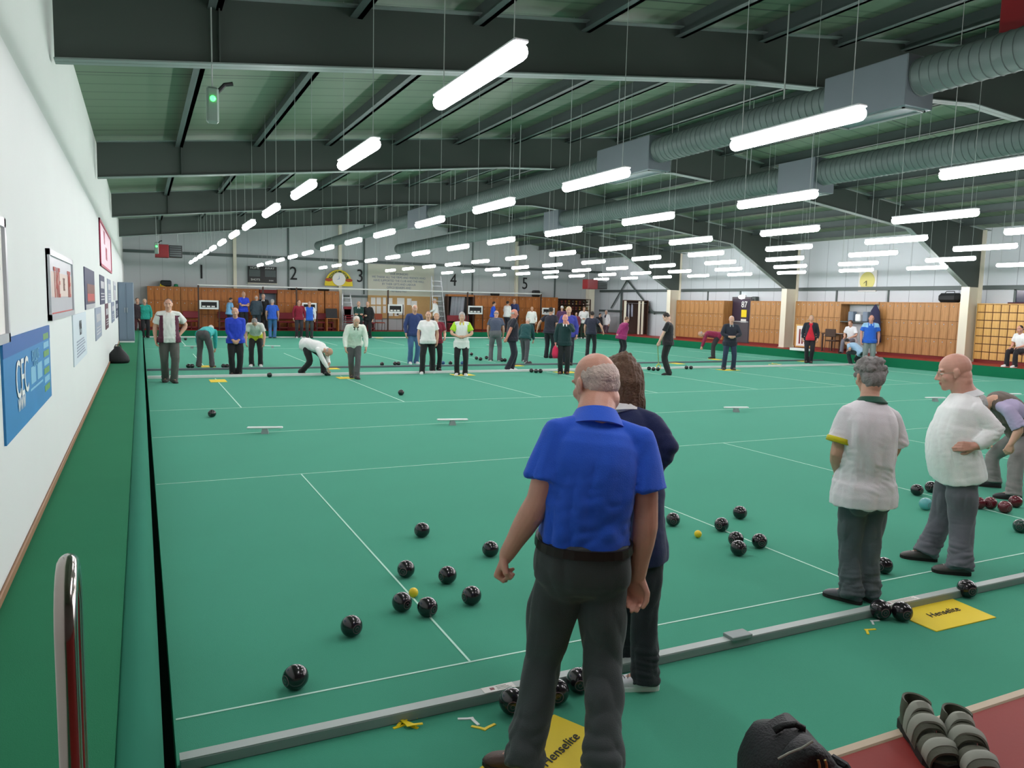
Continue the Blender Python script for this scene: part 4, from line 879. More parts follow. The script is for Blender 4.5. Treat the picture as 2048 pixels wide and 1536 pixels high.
for z_, xa_, xb_ in ((1640, 1560, 1690), (1536, 1556, 1680), (1515, 1562, 1665), (1496, 1580, 1650), (1486, 1600, 1636)):
    L0, R0 = bpt(xa_, z_, HB - .16), bpt(xb_, z_, HB - .16); cc = (L0 + R0) / 2; hw_ = np.linalg.norm(R0 - L0) / 2
    rg2.append([tuple(cc + RGT * hw_ * math.cos(a) + FWD * .05 * math.sin(a)) for a in np.linspace(0, 2 * PI, 20, endpoint=False)])
fp.loft(rg2); fp.build('front_pocket', M['blackcloth'], bp, smooth=True)
zp = MB(); zp.tube([bpt(x, y, HB - .19) for x, y in ((1556, 1518), (1580, 1505), (1604, 1496), (1626, 1482))], .0035, 6); zp.build('zip', M['velcro'], bp)
MB().tube([bpt(x, y, HB - .02) for x, y in ((1548, 1462), (1566, 1451), (1590, 1448), (1606, 1456), (1604, 1466))], .011, 8).build('handle', M['blackcloth'], bp, smooth=True)
MB().tube([bpt(1664, 1515, HB - .05), bpt(1690, 1530, HB - .08), bpt(1715, 1570, HB - .1)], .012, 6).build('strap', M['blackcloth'], bp)
for x in (1636, 1650): MB().tube([bpt(x, 1520, HB - .215), bpt(x + 3, 1530, HB - .215), bpt(x + 4, 1545, HB - .215)], .004, 6).build('buckle', mat('brass buckle', (200, 180, 120), .3, .8), bp)
def sandal(px, py, rz, label, tilt):
    c = atZ(px, py, PL); r = empty('sandal', label, 'sandal', c, rz, 'pair of olive sandals')
    L_ = .26
    def outline(z, k=1.0): return [(k * x * .01, k * y * .01, z) for x, y in ((-3.2, -12), (-3.6, -8), (-3.4, -2), (-4.4, 5), (-4.5, 9), (-3, 13), (0, 14.2), (3, 13), (4.4, 9), (4.2, 4), (3.4, -2), (3.6, -8), (3.2, -12), (0, -13.4))]
    MB().loft([outline(0), outline(.028)]).build('sole', M['sole'], r)
    MB().loft([outline(.028, .96), outline(.036, .96)]).build('footbed', M['olive'], r)
    def arch(y, w_, h_, wid, m, nm, skew=0, dz=0.0):
        rg = []
        for a in np.linspace(0, PI, 22):
            x = w_ * np.sign(math.cos(a)) * abs(math.cos(a)) ** .8; z = .03 + h_ * math.sin(a) ** .8; yy = y + skew * math.cos(a)
            rg.append([(x, yy - wid / 2, z), (x * 1.03, yy, z + .004), (x, yy + wid / 2, z + dz), (x * .93, yy + wid / 2, z - .006 + dz), (x * .93, yy - wid / 2, z - .006)])
        MB().loft(rg).build(nm, m, r, smooth=True, angle=50)
    arch(.088, .045, .042, .085, M['olive'], 'upper', .01, -.012); arch(.005, .043, .068, .066, M['olive'], 'upper', 0, -.016)
    arch(.092, .0475, .046, .034, M['velcro'], 'strap', .012, -.006); arch(.010, .0455, .073, .034, M['velcro'], 'strap', -.01, -.006)
    hc = MB(); rg = []
    for a in np.linspace(PI * .92, PI * 2.08, 20):
        x, y = .037 * math.cos(a), -.075 + .052 * math.sin(a); rg.append([(x, y, .03), (x * 1.06, y - .003, .07), (x * .98, y - .001, .108), (x * .86, y + .005, .106), (x * .9, y + .004, .03)])
    hc.loft(rg).build('heel_counter', M['olive'], r, smooth=True, angle=50)
    arch(-.045, .040, .086, .03, M['velcro'], 'strap', 0, -.008)
    r.rotation_euler = (tilt, 0, rz); return r
sd = sandal(1850, 1497, 2.62, 'left olive sandal of the pair on the red floor, nearer the tan edge', .0); sd.scale = (1.35, 1.2, 1.3)
sd = sandal(1930, 1522, 2.55, 'right olive sandal of the pair on the red floor', .0); sd.scale = (1.35, 1.2, 1.3)
# ------------------------------------------------------------------ people
def V(*a): return np.array(a, float)
def rot_about(v, axis, ang):
    axis = _n(axis); c, s = math.cos(ang), math.sin(ang); v = np.array(v, float)
    return v * c + np.cross(axis, v) * s + axis * (axis @ v) * (1 - c)
def ik(a, b, l1, l2, hint):
    """middle joint of a two bone chain from a to b, bending toward hint"""
    a, b, hint = map(np.array, (a, b, hint)); d = b - a; L = np.linalg.norm(d); u = d / (L + 1e-9)
    if L > (l1 + l2) * .999: b = a + u * (l1 + l2) * .999; L = (l1 + l2) * .999
    x = (l1 * l1 - l2 * l2 + L * L) / (2 * L); h = math.sqrt(max(l1 * l1 - x * x, 1e-8))
    w = hint - u * (hint @ u); w = _n(w) if np.linalg.norm(w) > 1e-6 else _n(np.cross(u, V(0, 0, 1)))
    return a + u * x + w * h, b
class Shape:
    """closed pieces that get fused into one smooth surface"""
    def __init__(s): s.mb = MB()
    def ell(s, c, r, R=None, n=18, k=12): s.mb.sphere(c, r, n, k, M=R); return s
    def chain(s, pts, rs, n=16, round_ends=True, flat=None):
        pts = [np.array(p, float) for p in pts]; rs = list(rs)
        if round_ends:
            a = _n(pts[0] - pts[1]); b = _n(pts[-1] - pts[-2])
            pts = [pts[0] + a * rs[0] * .9, pts[0] + a * rs[0] * .6] + pts + [pts[-1] + b * rs[-1] * .6, pts[-1] + b * rs[-1] * .9]
            rs = [rs[0] * .35, rs[0] * .78] + rs + [rs[-1] * .78, rs[-1] * .35]
        s.mb.tube(pts, rs, n, flat=flat); return s
    def loft(s, rings): s.mb.loft(rings); return s
    def fuse(s, name, mats, parent, vox, smooth=3, fold=None, paint=None, post=None):
        me = bpy.data.meshes.new('tmp'); me.from_pydata(s.mb.v, [], s.mb.f); fixn(me)
        o = bpy.data.objects.new('tmp', me); COL.objects.link(o)
        rm = o.modifiers.new('r', 'REMESH'); rm.mode = 'VOXEL'; rm.voxel_size = vox; rm.adaptivity = 0
        if smooth:
            sm = o.modifiers.new('s', 'SMOOTH'); sm.factor = .5; sm.iterations = smooth
        dg = bpy.context.evaluated_depsgraph_get(); dg.update()
        m2 = bpy.data.meshes.new_from_object(o.evaluated_get(dg)); bpy.data.objects.remove(o); bpy.data.meshes.remove(me)
        m2.name = name; m2.materials.clear()
        for mt in (mats if isinstance(mats, (list, tuple)) else [mats]): m2.materials.append(mt)
        nv = len(m2.vertices); co = np.empty(nv * 3, np.float32); m2.vertices.foreach_get('co', co); co = co.reshape(-1, 3)
        if fold is not None or post is not None:
            no = np.empty(nv * 3, np.float32); m2.vertices.foreach_get('normal', no); no = no.reshape(-1, 3)
            if fold is not None: co = co + no * fold(co)[:, None]
            if post is not None: co = post(co, no)
            m2.vertices.foreach_set('co', co.astype(np.float32).ravel())
        if paint is not None:
            nf = len(m2.polygons); fc = np.empty(nf * 3, np.float32); m2.polygons.foreach_get('center', fc)
            m2.polygons.foreach_set('material_index', np.asarray(paint(fc.reshape(-1, 3)), np.int32))
        m2.polygons.foreach_set('use_smooth', np.ones(len(m2.polygons), bool)); m2.update()
        ob = bpy.data.objects.new(name, m2); COL.objects.link(ob)
        if parent is not None: ob.parent = parent
        return ob
def folds(amp, freq, aniso=(1, 1, .35), seed=0, n=7):
    g = np.random.default_rng(seed); K = g.normal(size=(n, 3)); K /= np.linalg.norm(K, axis=1)[:, None]; K *= np.array(aniso) * freq * 2 * PI * g.uniform(.6, 1.5, (n, 1)); ph = g.uniform(0, 6.28, n)
    def f(co):
        a = np.sin(co @ K.T + ph); r = a[:, 0] * a[:, 1] + a[:, 2] * a[:, 3] + .7 * a[:, 4] * a[:, 5] + .5 * a[:, 6]
        return amp * (np.abs(r) * 1.2 - .8)
    return f
# --- standard skeleton: local frame x right of the person, y forward, z up
def skeleton(H=1.75, lean=4, hunch=6, hpitch=5, hyaw=0, stance=.2, step=0.0, toe=10, squat=0.0, larm='hang', rarm='hang', twist=0, side=0, shw=1.0, feet=None, sit=None, kneel=False):
    s = H / 1.75; r = math.radians; J = {'s': s}
    l1 = r(lean); l2 = r(lean + hunch); l3 = r(lean + hunch * 1.6)
    py = -math.sin(l1) * .20 * s
    pel = V(0, py, (.955 - squat) * s)
    if sit is not None: pel = V(0, 0, sit)
    def up(a): return V(math.sin(r(side)) * math.cos(a), math.sin(a), math.cos(a) * math.cos(r(side)))
    wa = pel + up(l1) * .16 * s; ch = wa + up((l1 + l2) / 2) * .19 * s; nb = ch + up(l2) * .19 * s
    rt = V(math.cos(r(twist)), -math.sin(r(twist)), 0)
    rt_h = V(1, 0, 0)
    J.update(pelvis=pel, waist=wa, chest=ch, neck=nb, rt=rt, rth=rt_h)
    u2 = up(l2); sc = nb - u2 * .055 * s
    J['shL'] = sc - rt * .185 * s * shw; J['shR'] = sc + rt * .185 * s * shw
    hp = r(hpitch); nl = (l3 + hp) / 2
    hc = nb + V(math.sin(r(side)) * .5, math.sin(nl), math.cos(nl)) * .155 * s
    hf = V(math.sin(r(hyaw)) * math.cos(hp), math.cos(r(hyaw)) * math.cos(hp), -math.sin(hp)); 
    hr = V(math.cos(r(hyaw)), -math.sin(r(hyaw)), 0); hu = np.cross(hr, hf)
    J.update(head=hc, hf=hf, hr=hr, hu=hu)
    for sd, sg in (('L', -1), ('R', 1)):
        J['hip' + sd] = pel + rt_h * sg * .092 * s - V(0, 0, .045 * s)
        st = (step / 2 if sd == 'L' else -step / 2)
        an = V(sg * stance / 2, st - .04 * s, .085 * s); td = V(sg * math.sin(r(toe)), math.cos(r(toe)), 0)
        if feet and sd in feet: an = np.array(feet[sd][:3], float) + V(0, 0, .085 * s); td = _n(V(*feet[sd][3:5], 0)) if len(feet[sd]) > 3 else td
        if kneel and sd == 'L': pass
        kn, an2 = ik(J['hip' + sd], an, .435 * s, .43 * s, td + V(0, 0, .15))
        J['kn' + sd] = kn; J['an' + sd] = an2; J['toe' + sd] = td
    fw = np.cross(V(0, 0, 1), rt)
    for sd, sg, arm in (('L', -1, larm), ('R', 1, rarm)):
        sh = J['sh' + sd]; grip = 'relax'; hint = -fw * .8 + rt * sg * .5; hd_dir = None; palm = -rt * sg
        if arm == 'hang': tgt = sh + rt * sg * .075 * s + fw * .03 * s - V(0, 0, .53 * s)
        elif arm == 'hip': tgt = pel + rt * sg * .20 * s + V(0, .02, .05) * s; hint = rt * sg * 1.0 - fw * .5; hd_dir = V(-sg * .55, .7, -.35); palm = -rt * sg
        elif arm == 'clasp': tgt = pel + V(sg * .075, .19, -.02) * s; hint = rt * sg * .8 - fw * .5; hd_dir = V(-sg * .75, .25, -.55); palm = -fw
        elif arm == 'high': tgt = wa + V(sg * .09, .25, -.02) * s; hint = rt * sg * .8 - fw * .4; hd_dir = V(-sg * .7, .6, 0); palm = -fw
        elif arm == 'back': tgt = pel + V(sg * .06, -.19, .02) * s; hint = rt * sg * 1.0 - fw * .3; hd_dir = V(-sg * .8, -.1, -.4); palm = fw
        elif arm == 'fold': tgt = ch + V(-sg * .06, .22, -.16) * s; hint = rt * sg * 1 + V(0, 0, -1.0); hd_dir = V(-sg * 1, .0, .1); palm = -fw
        elif arm == 'mouth': tgt = hc + V(sg * .10, .15, -.16) * s; hint = rt * sg * 1 + V(0, 0, -1.2); hd_dir = V(-sg * .5, -.2, 1); grip = 'fist'; palm = -fw
        elif arm == 'lap': tgt = pel + V(sg * .12, .32, .10) * s; hint = rt * sg * .8 - fw; hd_dir = V(-sg * .3, .9, -.1); palm = V(0, 0, -1)
        elif arm == 'knee': tgt = J['kn' + sd] + V(0, -.02, .07); hint = rt * sg - fw; palm = V(0, 0, -1)
        elif arm == 'fwd': tgt = sh + fw * .22 * s + rt * sg * .05 * s - V(0, 0, .40 * s); hint = -fw + rt * sg * .3; hd_dir = V(0, .8, -.6)
        elif arm == 'out': tgt = sh + rt * sg * .28 * s - fw * .05 * s - V(0, 0, .44 * s)
        else: tgt = np.array(arm[:3], float) * s; hd_dir = V(*arm[3]) if len(arm) > 3 else None; grip = 'half'; hint = rt * sg * .6 - fw * .6
        el, wr = ik(sh, tgt, .295 * s, .262 * s, hint)
        J['el' + sd] = el; J['wr' + sd] = wr; J['hd' + sd] = _n(hd_dir) if hd_dir is not None else _n(wr - el); J['grip' + sd] = grip; J['palm' + sd] = palm
    return J
def place_joints(J, org, yaw):
    """yaw 0 looks away from the camera along the ground, 90 to the picture's right, 180 at the camera"""
    d = np.array([org[0], org[1], 0]); vd = _n(d) if np.linalg.norm(d) > 0 else FWD
    a = math.radians(yaw); f = V(vd[0] * math.cos(a) + vd[1] * math.sin(a), vd[1] * math.cos(a) - vd[0] * math.sin(a), 0)
    r = V(f[1], -f[0], 0); B = np.array([r, f, [0, 0, 1]]).T; out = {}
    for k, v in J.items():
        if isinstance(v, np.ndarray): out[k] = B @ v
        else: out[k] = v
    for k in ('pelvis', 'waist', 'chest', 'neck', 'head', 'shL', 'shR', 'elL', 'elR', 'wrL', 'wrR', 'hipL', 'hipR', 'knL', 'knR', 'anL', 'anR'):
        out[k] = out[k] + np.array(org)
    return out
def spline(pts, n):
    pts = np.array(pts, float); k = len(pts); t = np.linspace(0, k - 1, n); out = []
    for x in t:
        i = min(int(x), k - 2); u = x - i; p0 = pts[max(i - 1, 0)]; p1 = pts[i]; p2 = pts[i + 1]; p3 = pts[min(i + 2, k - 1)]
        out.append(.5 * (2 * p1 + (p2 - p0) * u + (2 * p0 - 5 * p1 + 4 * p2 - p3) * u * u + (3 * p1 - p0 - 3 * p2 + p3) * u ** 3))
    return np.array(out)
# torso: distance along the spine (from pelvis = 0 to neck = .54), half width, half depth
TOR = [(-.13, .150, .108, 0), (-.06, .172, .125, .3), (0, .176, .128, .65), (.07, .166, .120, .95), (.16, .158, .114, 1), (.25, .164, .118, .75), (.35, .172, .122, .4), (.42, .172, .112, .15), (.465, .150, .092, 0), (.50, .108, .075, 0), (.53, .070, .062, 0), (.55, .058, .056, 0)]
_td = np.linspace(-.2, .56, 153); _tt = []
for _c in (1, 2, 3):
    _y = np.interp(_td, [q[0] for q in TOR], [q[_c] for q in TOR]); _k = np.exp(-np.linspace(-2, 2, 13) ** 2); _k /= _k.sum()
    _tt.append(np.convolve(np.pad(_y, 6, 'edge'), _k, 'valid'))
def torso_rings(J, d0, d1, grow=0.0, girth=1.0, belly=0.0, n=24, bust=0.0, hipw=1.0, flare=0.0, skirt=0.0):
    s = J['s']; base = J['pelvis'] - (J['waist'] - J['pelvis']) * 1.7
    P_ = [base, J['pelvis'], J['waist'], J['chest'], J['neck'], J['neck'] + (J['neck'] - J['chest']) * .2]
    L = [-.272, 0, .16, .35, .54, .578]
    cs = spline(P_, 61); cl = np.interp(np.linspace(0, 5, 61), range(6), L)
    rr = J['rt']; rh = J['rth']; rings = []; shw = np.linalg.norm(J['shR'] - J['shL']) / (.37 * s)
    ds = list(np.linspace(d0, d1, max(3, int((d1 - d0) / .018))))
    for d in ds:
        c = np.array([np.interp(d, cl, cs[:, i]) for i in range(3)]); c2 = np.array([np.interp(d + .01, cl, cs[:, i]) for i in range(3)])
        u = _n(c2 - c); t = np.clip((d + .05) / .5, 0, 1); r = _n(rh * (1 - t) + rr * t); r = _n(r - u * (r @ u)); f = np.cross(u, r)
        w, dp, bl = (np.interp(d, _td, q) for q in _tt)
        if skirt and d < 0: w = max(w, skirt); dp = max(dp, skirt * .72)
        gi = girth if d < .42 else 1 + (girth - 1) * .4
        if d > .3: w = w * (1 + (shw - 1) * .8)
        if d < .08: w = w * hipw; dp = dp * (1 + (hipw - 1) * .7)
        w = w * gi * s + grow + flare * max(0, .3 - d); dp = dp * gi * s + grow + flare * max(0, .3 - d) * .6
        fo = belly * bl * s; bu = bust * s * math.exp(-((d - .33) / .07) ** 2)
        rg = []
        for a in np.linspace(0, 2 * PI, n, endpoint=False):
            ca, sa = math.cos(a), math.sin(a); e = .82
            x = w * np.sign(ca) * abs(ca) ** e; y = dp * np.sign(sa) * abs(sa) ** e
            if sa > 0: y += (fo + bu) * sa
            if d > .3 and sa < 0: y -= .015 * s * (d - .3) * 4 * abs(sa) * (1 if d < .45 else 0)
            rg.append(c + r * x + f * y)
        rings.append(rg)
    return rings
def seg_pts(a, b, c, n=9, ts=(0, 1)):
    """soft polyline a-b-c, parameter 0..1 over the two bones"""
    la = np.linalg.norm(b - a); lb = np.linalg.norm(c - b); tb = la / (la + lb); out = []
    for t in np.linspace(ts[0], ts[1], n):
        p = a + (b - a) * (t / tb) if t < tb else b + (c - b) * ((t - tb) / (1 - tb))
        w = max(0, 1 - abs(t - tb) / .10)
        q = (a + (b - a) * (1 - .10 / tb) + b + (c - b) * (.10 / (1 - tb))) / 2
        out.append(p * (1 - .5 * w) + q * .5 * w)
    return out
def hand(S, J, sd, k=1.0, thick=1.0):
    w = J['wr' + sd]; d = J['hd' + sd]; s = J['s'] * k; sg = -1 if sd == 'L' else 1
    pn = J['palm' + sd]; pn = _n(pn - d * (pn @ d)) if np.linalg.norm(pn - d * (pn @ d)) > 1e-3 else _n(np.cross(d, V(1, 0, 0)))
    ts = np.cross(d, pn) * (1 if sd == 'L' else -1)      # thumb side
    ts = -ts if False else ts
    curl = {'relax': (.45, .55, .35), 'fist': (1.35, 1.6, 1.0), 'half': (.75, .9, .5), 'flat': (.08, .1, .08)}[J['grip' + sd]]
    S.chain([w - d * .02 * s, w + d * .015 * s], [.026 * s, .027 * s], flat=None)
    for i, (o, ln) in enumerate(((.028, .078), (.0095, .086), (-.0095, .080), (-.027, .064))):
        kn = w + d * (.092 - .006 * abs(i - 1)) * s + ts * o * s + pn * -.002 * s
        S.chain([w + d * .015 * s + ts * o * .6 * s, kn], [.0145 * s * thick, .0115 * s * thick], 10)
        p = kn; dd = d; fr = [.45, .31, .24]
        pts = [p]
        for q in range(3):
            dd = _n(rot_about(dd, np.cross(dd, pn), curl[q] * (1 + .08 * i))); p = p + dd * ln * fr[q] * s; pts.append(p)
        S.chain(pts, [.0098 * s * thick, .0092 * s * thick, .0084 * s * thick, .0072 * s * thick], 10)
    fist = J['grip' + sd] == 'fist'; b = w + d * .026 * s + ts * .026 * s + pn * .008 * s; dd = _n(d * .72 + ts * .62 + pn * .35) if not fist else _n(d * .7 + ts * .35 + pn * .6)
    p1 = b + dd * .038 * s; d2 = _n(d * .85 + ts * .12 + pn * .45) if not fist else _n(d * .55 - ts * .55 + pn * .5); p2 = p1 + d2 * .031 * s; p3 = p2 + (_n(d2 * .8 - ts * .35 + pn * .25) if not fist else _n(-ts * .9 + d * .1)) * .025 * s
    S.chain([w + d * .012 * s + ts * .012 * s, b, p1, p2, p3], [.016 * s, .0155 * s, .0115 * s * thick, .0105 * s * thick, .0085 * s * thick], 10)
    S.ell(w + d * .05 * s + pn * .004 * s, (.034 * s, .048 * s, .014 * s), np.array([ts, d, pn]).T)
def head_shape(S, J, k=1.0, nk_=1.0):
    s = J['s'] * k; R = np.array([J['hr'], J['hf'], J['hu']]).T; c = J['head']
    def L(x, y, z): return c + R @ (V(x, y, z) * s)
    def E(p, r): S.ell(L(*p), tuple(q * s for q in r), R)
    E((0, -.012, .032), (.0765, .098, .089)); E((0, .022, -.030), (.064, .070, .078)); E((0, .046, -.078), (.043, .044, .034)); E((0, .066, -.098), (.024, .022, .018))
    E((0, -.045, -.03), (.064, .057, .06)); E((0, -.040, -.065), (.058 * nk_, .052 * nk_, .06))
    for sx in (-1, 1):
        E((sx * .030, .072, .024), (.027, .016, .010)); E((sx * .040, .056, -.028), (.025, .024, .026)); E((sx * .031, .073, .002), (.0125, .0125, .0115))
        E((sx * .0785, -.004, -.006), (.007, .019, .031)); E((sx * .083, -.016, .002), (.007, .011, .025)); E((sx * .077, .004, -.028), (.007, .010, .012)); E((sx * .012, .094, -.034), (.010, .011, .009))
    S.chain([L(0, .080, .020), L(0, .094, -.005), L(0, .108, -.028)], [.009 * s, .0105 * s, .0125 * s], 10)
    E((0, .086, -.056), (.023, .012, .0075)); E((0, .084, -.068), (.020, .012, .0085)); E((0, .071, -.078), (.03, .016, .012))
    u = _n(c - J['neck']); S.chain([J['neck'] - u * .03 * s, J['neck'] + u * .03 * s, L(0, -.022, -.05)], [.070 * s * nk_, .061 * s * nk_, .058 * s * nk_], 18)
    return L, R
def shoe(J, sd, mt, sole, parent, k=1.0):
    an, td, s = J['an' + sd], _n(J['toe' + sd]), J['s'] * k; tilt = J.get('tilt' + sd, 0.0)
    rt = _n(np.cross(td, V(0, 0, 1))); upv = np.cross(rt, td); g = an - V(0, 0, .085 * J['s'])
    if tilt: td = _n(rot_about(td, rt, tilt)); upv = np.cross(rt, td); g = an - upv * .085 * J['s']
    prof = [(-.078, .014, .062, .004), (-.072, .026, .078, .0), (-.055, .034, .092, 0), (-.02, .038, .104, 0), (.02, .041, .098, 0), (.06, .044, .078, 0), (.10, .048, .064, .0), (.135, .048, .054, .0), (.160, .040, .046, .002), (.177, .026, .036, .006), (.184, .012, .028, .010)]
    rings = []
    for y, w, h, z0 in prof:
        rg = []
        for a in np.linspace(0, 2 * PI, 16, endpoint=False):
            ca, sa = math.cos(a), math.sin(a); x = w * np.sign(ca) * abs(ca) ** .8
            z = z0 + (h - z0) * (.5 + .5 * np.sign(sa) * abs(sa) ** (.75 if sa > 0 else .35)); z = z if z > .022 or sa > -.6 else z0
            rg.append(g + td * y * s + rt * x * s + upv * z * s)
        rings.append(rg)
    mb = MB(); mb.loft(rings, 0)
    o = mb.build('shoe', [mt], parent, smooth=True, angle=50)
    srg = []
    for z in (-.001, .024):
        rg = []
        for y, w, h, z0 in prof: rg.append(g + td * y * 1.02 * s + rt * (w * 1.06) * s + upv * z * s)
        for y, w, h, z0 in prof[::-1]: rg.append(g + td * y * 1.02 * s - rt * (w * 1.06) * s + upv * z * s)
        srg.append(rg)
    MB().loft(srg).build('sole', sole, o)
    return o
HAIRC = {'white': (214, 208, 200), 'grey': (140, 136, 134), 'brown': (100, 74, 54), 'dark': (38, 30, 26), 'fair': (176, 142, 100), 'silver': (176, 172, 170)}
def hair(J, style, col, parent, vox, k=1.0):
    if style == 'none': return
    s = J['s'] * k; R = np.array([J['hr'], J['hf'], J['hu']]).T; c = J['head']; S = Shape()
    def L(x, y, z): return c + R @ (V(x, y, z) * s)
    def E(p, r): S.ell(L(*p), tuple(q * s for q in r), R)
    if style == 'short':
        E((0, -.024, .046), (.080, .096, .083)); E((0, -.055, .0), (.071, .058, .07))
        for sx in (-1, 1): E((sx * .068, -.01, .03), (.014, .04, .04))
    elif style == 'fringe':
        E((0, -.062, .000), (.070, .052, .050))
        for sx in (-1, 1): E((sx * .066, -.030, .010), (.016, .045, .036))
    elif style == 'balding':
        E((0, -.030, .020), (.0785, .0925, .074)); E((0, -.056, -.008), (.071, .057, .060))
    elif style == 'crop':
        E((0, -.020, .040), (.0782, .0955, .0835)); E((0, -.052, -.004), (.070, .058, .062))
    elif style == 'curly':
        E((0, -.022, .045), (.088, .104, .088)); E((0, -.06, -.012), (.080, .062, .075))
        for i in range(46):
            a = rng.uniform(0, 2 * PI); z = rng.uniform(-.6, 1); q = math.sqrt(1 - z * z); p = V(.086 * q * math.cos(a), -.024 + .100 * q * math.sin(a), .044 + .086 * z)
            if p[1] > .045 and p[2] < .07: continue
            E(tuple(p), (.021, .021, .019))
    elif style == 'bob':
        E((0, -.022, .046), (.084, .101, .086)); E((0, -.056, -.02), (.082, .064, .085))
        for sx in (-1, 1): E((sx * .072, -.012, -.012), (.018, .045, .075))
    elif style == 'long':
        E((0, -.020, .048), (.086, .104, .088)); E((0, -.062, -.03), (.085, .060, .10))
        for i in range(15):
            a = PI * 1.02 + PI * .96 * i / 14; x, y = .080 * math.cos(a), -.030 + .078 * math.sin(a)
            S.chain([L(x, y, .06), L(x * 1.10, y * 1.06 - .006, -.02), L(x * 1.12 + rng.uniform(-.006, .006), y * 1.0 - .004, -.09), L(x * 1.32 + rng.uniform(-.012, .012), y * 1.12, -.145 + rng.uniform(-.035, .02))], [.02 * s, .026 * s, .024 * s, .008 * s], 8)
        E((0, -.050, .100), (.055, .055, .038))
    elif style == 'cap':
        E((0, -.012, .05), (.084, .105, .082)); S.loft([[L(.078 * math.cos(a), .02 + .14 * math.sin(a) * (1 if math.sin(a) > 0 else .1), z) for a in np.linspace(0, 2 * PI, 20, endpoint=False)] for z in (.045, .054)])
    mt = cmat('hair', HAIRC[col] if isinstance(col, str) else col)
    f = folds((.0012 if style in ('balding', 'crop', 'fringe') else .0035) * s, 16, (1, 1, .5), 3)
    S.fuse('hair' if style != 'cap' else 'cap', mt, parent, vox, 1, fold=f)
SKIN = (206, 160, 136)
def leg_folds(J, amp, seed):
    f1 = folds(amp, 5, (1, 1, .5), seed + 5); f2 = folds(amp * 1.5, 10, (.35, .35, 1.3), seed + 6)
    def f(co):
        m = np.zeros(len(co))
        for k_, r_ in (('anL', .15), ('anR', .15), ('knL', .08), ('knR', .08)): m = np.maximum(m, (.6 if k_[0] == 'k' else 1) * np.exp(-(np.linalg.norm(co - J[k_], axis=1) / r_) ** 2))
        return f1(co) + m * f2(co)
    return f
def top_folds(J, amp, seed, fg):
    f1 = folds(amp, 4.6, (1.2, 1.2, .35) if fg else (1, 1, .6), seed, 9); f2 = folds(amp * 1.3, 9, (.7, .7, 1.2), seed + 3)
    def f(co):
        m = np.zeros(len(co))
        for k_ in ('elL', 'elR', 'waist'): m = np.maximum(m, np.exp(-(np.linalg.norm(co - J[k_], axis=1) / (.11 if k_ != 'waist' else .2)) ** 2) * (1 if k_ != 'waist' else .7))
        t = np.clip(((J['neck'] - co) @ _n(J['neck'] - J['pelvis'])) / .25, 0, 1)
        return f1(co) * t + m * f2(co)
    return f
